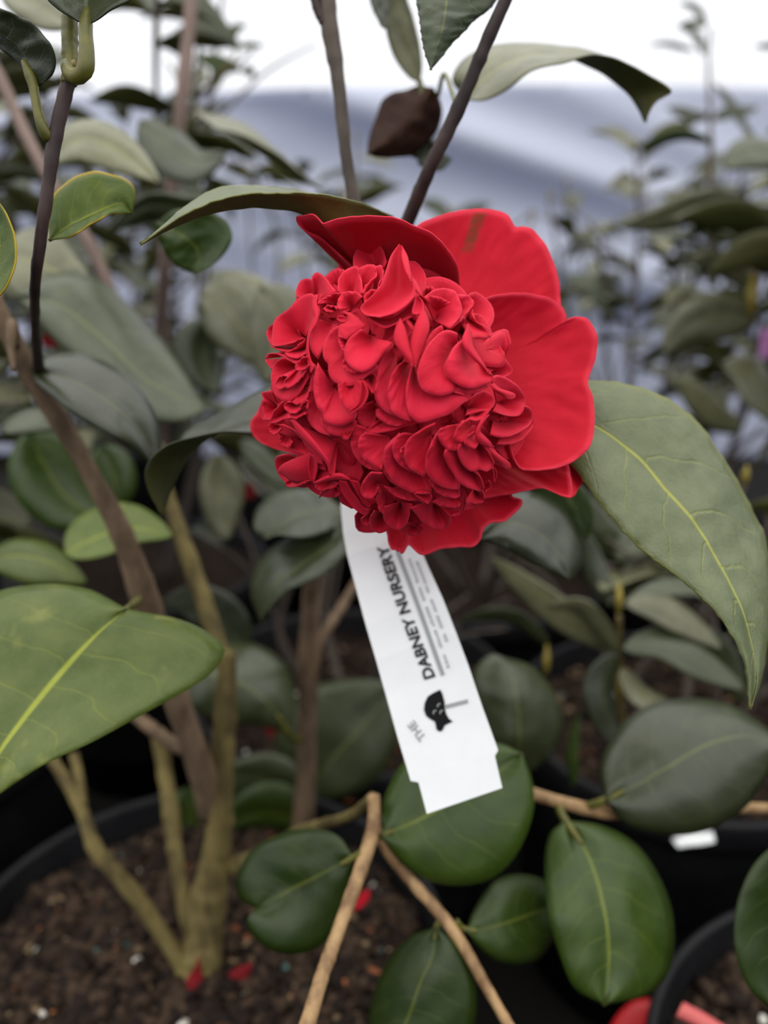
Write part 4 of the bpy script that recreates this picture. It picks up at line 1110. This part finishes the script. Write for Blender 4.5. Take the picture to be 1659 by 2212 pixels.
def put_leaf(root, pos, direction, size, r0, pale=0.0, roll=None):
    org = ORIGIN[root.name]
    y = Vector(direction).normalized()
    z = Vector((0, 0, 1)) - y * y.z
    if z.length < 0.2:
        z = Vector((0.3, -1, 0.2)) - y * y.dot(Vector((0.3, -1, 0.2)))
    z.normalize(); x = y.cross(z)
    rl = r0.uniform(-.55, .55) if roll is None else roll
    M = Matrix((x, y, z)).transposed() @ Matrix.Rotation(rl, 3, 'Y')
    me = PROTO[r0.randrange(4) * 2 + (1 if r0.random() < pale else 0)]
    o = bpy.data.objects.new('leaf', me)
    COL.objects.link(o); o.parent = root
    o.matrix_local = Matrix.Translation(Vector(pos) - Vector(org)) @ M.to_4x4() @ Matrix.Diagonal((size, size, size, 1))
    return o


def shrub(label, cx, cy, top, nst=5, seed=0, spread=.17, pale=.35, leaf=(.060, .092), step=.026, lo=.30, mat=None, limit=235, dmin=.62, chips=0, R=.150, barkmat=None, clear=True):
    root = thing('potted_camellia', (cx, cy, 0), label, 'plant')
    pot_and_soil(root, cx, cy, R, chips=chips, seed=seed, detail=30)
    r0 = random.Random(seed)
    count = 0
    mat = barkmat or M_BARK_GREY

    def leafy(pts, start):
        nonlocal count
        L = np.linalg.norm(np.diff(pts, axis=0), axis=1); c = np.concatenate([[0], np.cumsum(L)])
        s = start * c[-1]; az = r0.random() * 6.28
        while s < c[-1]:
            q = np.array([np.interp(s, c, pts[:, k]) for k in range(3)])
            az += 2.4 + r0.uniform(-.4, .4)
            tipn = s / c[-1]
            d = np.array([math.cos(az), math.sin(az), r0.uniform(-.35, .55) + .35 * (tipn > .85)])
            sz = r0.uniform(*leaf)
            mid = q + d / np.linalg.norm(d) * sz * .5
            px, py, dd = project(mid)
            ok = dd > dmin and mid[2] > .43 and -1500 < px < 3160 and -900 < py < 2700
            if ok and clear:
                for (x0, y0, x1, y1) in CLEAR:
                    if x0 < px < x1 and y0 < py < y1:
                        ok = False
                for (x0, y0, x1, y1, pr) in THIN:
                    if ok and x0 < px < x1 and y0 < py < y1 and r0.random() < pr:
                        ok = False
            if ok and count < limit:
                put_leaf(root, q + d * .004, d, sz, r0, pale); count += 1
            s += step * r0.uniform(.6, 1.3)

    for i in range(nst):
        az = 6.283 * i / nst + r0.uniform(-.5, .5)
        sp_ = spread * r0.uniform(.35, 1.0)
        h = SOIL_Z + (top - SOIL_Z) * r0.uniform(.72, 1.0)
        b0 = np.array([cx + .02 * math.cos(az), cy + .02 * math.sin(az), SOIL_Z - .01])
        e = np.array([cx + sp_ * math.cos(az), cy + sp_ * math.sin(az), h])
        m1 = b0 * .65 + e * .35 + np.array([math.cos(az), math.sin(az), 0]) * .03
        m2 = b0 * .3 + e * .7 + np.array([r0.uniform(-.02, .02), r0.uniform(-.02, .02), 0])
        pts = smooth(np.array([b0, m1, m2, e]), 16)
        if project(pts[-1])[2] < .5:
            continue
        V, fs = tube_data(pts, np.linspace(.0052, .0018, 16), 7, .1, i)
        mesh_obj('stem', V, fs, mat, root)
        leafy(pts, lo + r0.uniform(0, .2))
        for k in range(3):
            t = r0.uniform(.4, .85); a2 = az + r0.uniform(-1.3, 1.3)
            s0 = pts[int(t * 15)]
            ln = r0.uniform(.10, .19)
            e2 = s0 + np.array([math.cos(a2) * ln * .75, math.sin(a2) * ln * .75, ln * r0.uniform(.35, .8)])
            e2[2] = min(e2[2], top)
            p2 = smooth(np.array([s0, s0 * .5 + e2 * .5 + np.array([0, 0, .012]), e2]), 10)
            if project(p2[-1])[2] < .55:
                continue
            V, fs = tube_data(p2, np.linspace(.0024, .0012, 10), 6, .1, k)
            mesh_obj('stem', V, fs, mat, root)
            leafy(p2, .2)
        bq = np.array([pts[-1], pts[-1] + np.array([0, 0, .008]), pts[-1] + np.array([0, 0, .016])])
        V, fs = tube_data(bq, [.0018, .003, .0004], 7)
        mesh_obj('bud', V, fs, M_BUD, root)
    return root


cam2 = thing('potted_camellia', (.29, .31, 0), 'potted camellia at the lower right corner, one round leaf over its black rim', 'plant')
pot_and_soil(cam2, .29, .31, .152, chips=1500, seed=21, detail=40)
stem('stem', [(2060, 2160, .44, 40), (1950, 2000, .42, 30), (1820, 1860, .40, 22), (1720, 1800, .39, 18)], M_BARK, cam2)
leaf3(cam2, [(1700, 1810), (1655, 1838), (1612, 1895), (1588, 1980), (1592, 2070), (1622, 2140), (1690, 2200)], [(1700, 1810), (1690, 1900), (1680, 1990), (1680, 2100), (1690, 2200)],
      [(1700, 1810), (1760, 1870), (1790, 1990), (1770, 2110), (1690, 2200)], ([.39, .385, .38, .38], [.39, .392, .39, .382], [.39, .41, .41, .385]), mat=M_LEAF_DEEP, bulge=.003)

cam3 = shrub('camellia whose whorled shoots show right of the white label', 0.27, .68, .50, 4, 31, .10, .3, lo=.6, limit=30, chips=900, step=.05)
# whorled shoots of that plant, right of the label
W1 = (1338, 1330, .58)
stem('stem', [(1365, 1840, .72, 26), (1350, 1640, .66, 18), (1338, 1470, .61, 14), (1338, 1330, .58, 12)], M_BARK_OLIVE, cam3)
for (pts, wl, wr, d, mt) in (
    ([(1336, 1420), (1290, 1350), (1250, 1310), (1180, 1312)], 22, 24, [.585, .575, .57], M_LEAF_PALE),
    ([(1330, 1400), (1240, 1340), (1150, 1270), (1062, 1204)], 40, 26, [.59, .60, .61], M_LEAF_PALE),
    ([(1345, 1312), (1420, 1276), (1500, 1272), (1590, 1310)], 24, 18, [.58, .59, .60], M_LEAF),
    ([(1350, 1300), (1420, 1310), (1490, 1350), (1560, 1400)], 30, 34, [.575, .575, .58], M_LEAF_PALE),
    ([(1345, 1400), (1430, 1390), (1520, 1440), (1610, 1490)], 40, 36, [.575, .57, .575], M_LEAF),
    ([(1335, 1410), (1300, 1480), (1310, 1550), (1345, 1620)], 26, 40, [.57, .565, .57], M_LEAF),
    ([(1342, 1440), (1380, 1500), (1440, 1530), (1500, 1540)], 24, 24, [.58, .575, .58], M_LEAF_PALE),
    ([(1320, 1310), (1290, 1240), (1270, 1180), (1250, 1130)], 26, 24, [.60, .62, .63], M_LEAF),
    ([(1190, 1400), (1120, 1340), (1060, 1330), (985, 1345)], 14, 20, [.62, .62, .63], M_LEAF),
    ([(1390, 1240), (1330, 1180), (1300, 1150), (1260, 1060)], 30, 40, [.66, .67, .68], M_LEAF),
    ([(1600, 1520), (1560, 1420), (1500, 1370), (1420, 1330)], 30, 34, [.66, .66, .66], M_LEAF),
    ([(1240, 1700), (1235, 1640), (1240, 1590), (1250, 1540)], 12, 14, [.66, .66, .66], M_LEAF_DEEP)):
    leafA(cam3, pts, wl, wr, d, .008, -.004, mat=mt, nv=16, nu=9, p=.8)
for (x, y, d) in ((1336, 1270, .575), (1180, 1405, .62), (1338, 1462, .585)):
    V, fs = tube_data(P([x, x + 1, x + 2], [y + 52, y + 20, y - 14], [d, d, d]), [.0016, .0028, .0006], 8); mesh_obj('bud', V, fs, M_BUD, cam3)

cam5 = shrub('camellia behind the brown trunk, low dark leaves beside the white label', -.03, .735, .56, 4, 41, .12, .2, lo=.6, limit=40, chips=600, dmin=.7, step=.04)
for (pts, wl, wr, d, mt) in (
    ([(668, 1725), (720, 1640), (790, 1560), (860, 1480)], 150, 100, [.70, .69, .69], M_LEAF),
    ([(655, 1730), (590, 1690), (540, 1680), (470, 1670)], 90, 60, [.68, .68, .68], M_LEAF),
    ([(660, 1790), (600, 1760), (540, 1765), (480, 1790)], 40, 70, [.67, .67, .67], M_LEAF_DEEP),
    ([(400, 1700), (410, 1740), (405, 1790), (390, 1840)], 40, 50, [.68, .68, .68], M_LEAF_DEEP),
    ([(470, 980), (475, 1040), (478, 1100), (488, 1170)], 52, 46, [.70, .70, .70], M_LEAF_PALE),
    ([(520, 950), (560, 990), (600, 1030), (630, 1060)], 26, 30, [.66, .67, .68], M_LEAF)):
    leafA(cam5, pts, wl, wr, d, .01, -.006, mat=mt, nv=18, nu=9, p=.8, bulge=.003)

cam6 = shrub('camellia at the left with broad grey sheened leaves behind the dark thin shoot', -.43, .68, .92, 6, 51, .20, .5, lo=.15, limit=240, dmin=.64)
stem('stem', [(262, 690, .60, 26), (200, 540, .60, 26), (120, 410, .60, 26), (60, 300, .60, 26), (0, 170, .60, 26), (-60, 60, .60, 24)], M_BARK_PINK, cam6)
leaf3(cam6, [(30, 640), (110, 590), (210, 602), (300, 680), (385, 780), (446, 880)], [(30, 640), (130, 660), (230, 740), (330, 830), (446, 880)],
      [(30, 640), (120, 740), (230, 830), (320, 905), (400, 912), (446, 880)], ([.52, .54, .55, .53], [.52, .51, .51, .52], [.52, .50, .49, .51]), mat=M_LEAF, bulge=.004, nv=28)
leaf3(cam6, [(-20, 560), (50, 495), (120, 500), (170, 560), (215, 620)], [(-20, 560), (60, 560), (130, 590), (215, 620)], [(-20, 560), (40, 640), (120, 650), (215, 620)],
      ([.54, .56, .55, .54], [.54, .54, .54], [.54, .53, .53, .54]), mat=M_LEAF_PALE, bulge=.003)
for (pts, wl, wr, d, mt) in (
    ([(100, 350), (170, 300), (250, 320), (348, 396)], 44, 54, [.52, .51, .51], M_LEAF_PALE),
    ([(480, 440), (400, 445), (320, 440), (230, 500)], 40, 26, [.56, .55, .55], M_LEAF),
    ([(300, 260), (360, 310), (420, 350), (490, 330)], 40, 60, [.64, .64, .64], M_LEAF),
    ([(0, 930), (60, 905), (110, 905), (170, 930)], 24, 34, [.52, .52, .52], M_LEAF),
    ([(60, 930), (100, 1010), (150, 1080), (230, 1120)], 90, 90, [.56, .56, .56], M_LEAF_DEEP),
    ([(220, 960), (240, 1010), (250, 1060), (230, 1110)], 50, 60, [.58, .58, .58], M_LEAF_DEEP),
    ([(-30, 1210), (40, 1200), (110, 1215), (190, 1260)], 40, 60, [.50, .49, .49], M_LEAF_LIGHT),
    ([(430, 640), (470, 650), (510, 690), (560, 790)], 70, 70, [.62, .62, .62], M_LEAF_PALE),
    ([(560, 620), (600, 680), (590, 750), (570, 830)], 70, 60, [.60, .60, .60], M_LEAF_PALE),
    ([(440, 650), (480, 610), (540, 615), (620, 640)], 26, 20, [.66, .66, .66], M_LEAF_PALE),
    ([(480, 700), (440, 740), (440, 790), (470, 850)], 60, 60, [.64, .64, .64], M_LEAF),
    ([(0, -20), (60, 0), (110, 30), (170, 60)], 50, 46, [.46, .46, .46], M_LEAF_PALE)):
    leafA(cam6, pts, wl, wr, d, .012, -.008, mat=mt, nv=18, nu=9, p=.8, bulge=.003)

leaf3(cam6, [(420, 238), (520, 262), (600, 325), (650, 370), (700, 412)], [(420, 238), (500, 288), (580, 345), (640, 385), (700, 412)], [(420, 238), (470, 278), (510, 285), (590, 325), (650, 372), (700, 412)],
      ([.60, .61, .60, .59, .57], [.59, .58, .58, .575, .57], [.58, .565, .56, .555, .56, .57]), mat=M_LEAF_PALE, flip=False)
cam7 = shrub('tall camellia with a long pinkish stem rising left of the flower', -.30, 1.02, .98, 6, 61, .19, .3, lo=.35, limit=240)
stem('stem', [(352, 1050, .98, 22), (345, 760, .86, 26), (358, 560, .76, 28), (384, 300, .70, 28), (412, 20, .68, 28), (420, -120, .68, 26)], M_BARK_PINK, cam7)
for (pts, wl, wr, d) in (([(508, 110), (500, 80), (512, 60), (534, 58)], 14, 12, [.9, .9]), ([(512, 104), (530, 98), (552, 98), (572, 98)], 8, 8, [.9, .9]),
                         ([(520, 150), (480, 140), (450, 130), (420, 120)], 18, 20, [.9, .9]), ([(520, 158), (536, 150), (544, 158), (548, 172)], 10, 10, [.9, .9]),
                         ([(470, 150), (468, 165), (466, 178), (462, 192)], 14, 14, [.9, .9])):
    leafA(cam7, pts, wl, wr, d, mat=M_LEAF_DEEP, nv=12, nu=7)
stem('stem', [(440, 180, .9, 8), (480, 152, .9, 7), (506, 125, .9, 6), (512, 100, .9, 5)], M_BARK_OLIVE, cam7, n=14, nodes=0)

cam8 = shrub('nearest camellia at the right edge with a yellow bud above pale leaves', .53, .84, .80, 6, 71, .20, .55, lo=.2, limit=240, leaf=(.065, .10))
for (pts, wl, wr, d, mt) in (
    ([(1640, 690), (1560, 680), (1490, 700), (1428, 760)], 56, 50, [.80, .78, .78], M_LEAF_PALE),
    ([(1625, 620), (1580, 575), (1540, 560), (1480, 565)], 34, 24, [.80, .79, .79], M_LEAF_PALE),
    ([(1600, 420), (1500, 440), (1420, 470), (1330, 490)], 38, 30, [.84, .83, .83], M_LEAF_PALE),
    ([(1560, 360), (1610, 330), (1660, 330), (1720, 345)], 34, 40, [.82, .82, .82], M_LEAF),
    ([(1545, 310), (1480, 290), (1430, 300), (1360, 325)], 14, 14, [.86, .86, .86], M_LEAF_DEEP),
    ([(1560, 790), (1610, 800), (1640, 850), (1680, 920)], 40, 40, [.80, .79, .79], M_LEAF_PALE),
    ([(1600, 930), (1540, 900), (1480, 840), (1440, 820)], 30, 40, [.86, .86, .86], M_LEAF_PALE)):
    leafA(cam8, pts, wl, wr, d, .012, -.006, mat=mt, nv=18, nu=9, p=.8, bulge=.003)
V, fs = tube_data(P([1622, 1625, 1630], [680, 630, 572], [.79, .79, .79]), [.003, .0055, .001], 8); mesh_obj('bud', V, fs, M_BUD, cam8)

cam9 = shrub('camellia at the right with one thin shoot rising into the white sky', .40, 1.18, .78, 6, 81, .20, .5, lo=.3, limit=240)
stem('stem', [(1540, 620, 1.05, 16), (1536, 420, 1.03, 12), (1534, 260, 1.02, 10), (1530, 130, 1.02, 8), (1535, 60, 1.02, 5)], M_BARK_GREY, cam9, n=30, nodes=.3)
for (pts, wl, wr, d) in (([(1525, 50), (1510, 25), (1490, 10), (1465, 8)], 10, 10, [1.02, 1.02]), ([(1528, 55), (1500, 48), (1480, 52), (1462, 58)], 12, 8, [1.02, 1.02]),
                         ([(1520, 120), (1512, 95), (1495, 70), (1468, 60)], 8, 12, [1.02, 1.02]), ([(1500, 110), (1460, 98), (1430, 94), (1400, 98)], 7, 7, [1.04, 1.04]),
                         ([(1534, 250), (1500, 250), (1470, 240), (1440, 232)], 16, 14, [1.03, 1.03]), ([(1536, 260), (1580, 240), (1610, 240), (1640, 230)], 14, 14, [1.03, 1.03]),
                         ([(1540, 180), (1570, 210), (1600, 260), (1640, 310)], 10, 10, [1.03, 1.03]), ([(1690, 95), (1670, 98), (1650, 100), (1630, 98)], 8, 8, [1.03, 1.03])):
    leafA(cam9, pts, wl, wr, d, mat=M_LEAF, nv=12, nu=7)

shrub('camellia in the middle distance just right above the flower', .12, 1.32, .70, 6, 91, .20, .5, lo=.25, limit=240)
shrub('camellia in the middle distance behind the two dark upright stems', -.14, 1.52, .78, 6, 101, .20, .45, lo=.25, limit=220)
shrub('farthest small camellia near the wall, right of the flower', .50, 1.72, .74, 6, 111, .20, .5, lo=.25, limit=220)
shrub('camellia at the far right beyond the big drooping leaf', .80, 1.25, .80, 6, 121, .20, .5, lo=.2, limit=220)
shrub('far left camellia at the edge of the picture, tallest of the back row', -.68, 1.10, 1.02, 7, 131, .22, .4, lo=.15, limit=240)
shrub('small dark camellia low at the right, under the big drooping leaf', .57, .52, .50, 5, 141, .13, .3, lo=.5, limit=110, dmin=.60)
shrub('camellia by the wall at the left, seen through stems', -.50, 1.65, .84, 6, 151, .20, .4, lo=.25, limit=200)
shrub('camellia in shade straight behind the flower', .12, 1.00, .56, 5, 161, .14, .3, lo=.7, limit=80, dmin=.8)


# ------------------------------------------------------------------ fallen petals, labels
def fallen(name, label, cat, pts, d, mat, thick=.0005, group=None, n=14):
    """small curled petal or label lying where it fell"""
    a = smooth(pts[0], n); c = smooth(pts[1], n)
    w = np.linspace(0, 1, 7)
    dd = interp(d[0], n), interp(d[1], n)
    G = np.zeros((n, 7, 3))
    G[..., :2] = a[:, None] * (1 - w[None, :, None]) + c[:, None] * w[None, :, None]
    G[..., 2] = dd[0][:, None] * (1 - w) + dd[1][:, None] * w - .002 * np.sin(np.pi * w)[None]
    V, fs, uv, mi = sheet(P(G[..., 0], G[..., 1], G[..., 2]), thick)
    return tag(mesh_obj(name, V, fs, mat, None, uvs=uv), label, cat, group)


fallen('fallen_petal', 'dark red fallen petal on the soil right of the trunk base', 'petal', ([(440, 2140), (470, 2120), (510, 2090), (540, 2080)], [(450, 2165), (500, 2160), (530, 2130), (545, 2085)]), ([.545, .55], [.54, .548]), M_PETAL_SHADED)
fallen('fallen_petal', 'dark red fallen petal against the front of the trunk base', 'petal', ([(400, 2110), (412, 2090), (420, 2075), (426, 2065)], [(410, 2160), (430, 2150), (440, 2130), (430, 2070)]), ([.542, .545], [.536, .54]), M_PETAL_SHADED)
fallen('fallen_petal', 'red fallen petal on the soil beside the tan twig', 'petal', ([(762, 1965), (770, 1945), (785, 1925), (797, 1922)], [(764, 1968), (780, 1960), (795, 1945), (799, 1928)]), ([.585, .59], [.58, .585]), M_PETAL)
fallen('red_label', 'red plastic label lying low beside the lower right pot rim', 'label', ([(1310, 2230), (1335, 2190), (1370, 2160), (1400, 2155)], [(1400, 2260), (1420, 2230), (1430, 2200), (1425, 2165)]), ([.56, .57], [.55, .56]), M_REDTAG)
fallen('coral_label', 'coral pink plastic label inside the lower right pot', 'label', ([(1460, 2195), (1500, 2215), (1540, 2240), (1580, 2265)], [(1475, 2165), (1515, 2185), (1555, 2210), (1595, 2235)]), ([.47, .47], [.475, .475]), M_CORAL)
fallen('white_label', 'small white label lying in the pot below the big grey leaf', 'label', ([(1450, 1812), (1480, 1800), (1510, 1796), (1540, 1795)], [(1465, 1832), (1490, 1828), (1515, 1826), (1545, 1820)]), ([.63, .63], [.62, .62]), M_TAG)
fallen('mauve_label', 'mauve plastic label at the right edge among the leaves', 'label', ([(1645, 712), (1642, 735), (1640, 760), (1640, 775)], [(1690, 708), (1688, 730), (1686, 755), (1686, 775)]), ([.9, .9], [.9, .9]), M_MAUVE)


def small_bloom(root, x, y, d, px, seed):
    """a spent red bloom on a plant behind, its shade put into the colour: a tuft of five crumpled petals"""
    r0 = random.Random(seed)
    c = P(x, y, d); R = px * d / F
    for k in range(5):
        th = 6.283 * k / 5 + r0.random()
        a = RT * math.cos(th) + UPV * math.sin(th); bb = np.cross(a, FWD)
        G = np.zeros((7, 7, 3))
        for i in range(7):
            for j in range(7):
                u = i / 6; w = (j / 6 - .5) * 2
                G[i, j] = c + a * R * u + bb * R * .6 * w * math.sin(math.pi * (.12 + .8 * u)) - FWD * R * (.5 * u * (1 - u) + .25 * w * w * u)
        V, fs, uv, mi = sheet(G, .0004)
        mesh_obj('petal', V, fs, M_PETAL_SHADED, root, uvs=uv)


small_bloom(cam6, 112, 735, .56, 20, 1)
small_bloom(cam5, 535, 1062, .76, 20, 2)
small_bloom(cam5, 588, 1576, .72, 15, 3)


def litter(label, pts, wl, wr, z0):
    """dead leaf lying on the soil of a pot"""
    m = smooth(pts, 12)
    W = []
    for (x, y) in m:
        v = P(x, y, 1.0) - CAM
        W.append(CAM + v * ((z0 - CAM_H) / v[2]))
    W = np.array(W)
    t = np.gradient(W, axis=0); t /= np.linalg.norm(t, axis=1)[:, None]
    side = np.cross(t, np.array([0, 0, 1.0]))
    s_ = np.linspace(0, 1, 12); w = np.sin(np.pi * s_ ** .8) ** .8
    G = np.zeros((12, 7, 3))
    for j in range(7):
        q = j / 3 - 1
        G[:, j] = W + side * (w * (wl if q < 0 else wr) * q)[:, None] + np.array([0, 0, 1.0]) * (.004 * abs(q) + .004 * np.sin(s_ * 5 + q))[:, None]
    V, fs, uv, mi = sheet(G, .0005)
    tag(mesh_obj('dead_leaf', V, fs, M_MULCH, None, uvs=uv), label, 'leaf', None)


litter('rust brown dead leaf on the soil left of the white label, nearer the label', [(735, 1690), (770, 1672), (810, 1650), (845, 1640)], .016, .018, SOIL_Z + .004)
litter('rust brown dead leaf on the soil beside the brown upright stem, behind the tan twig', [(700, 1730), (740, 1720), (775, 1712), (800, 1715)], .014, .014, SOIL_Z + .004)
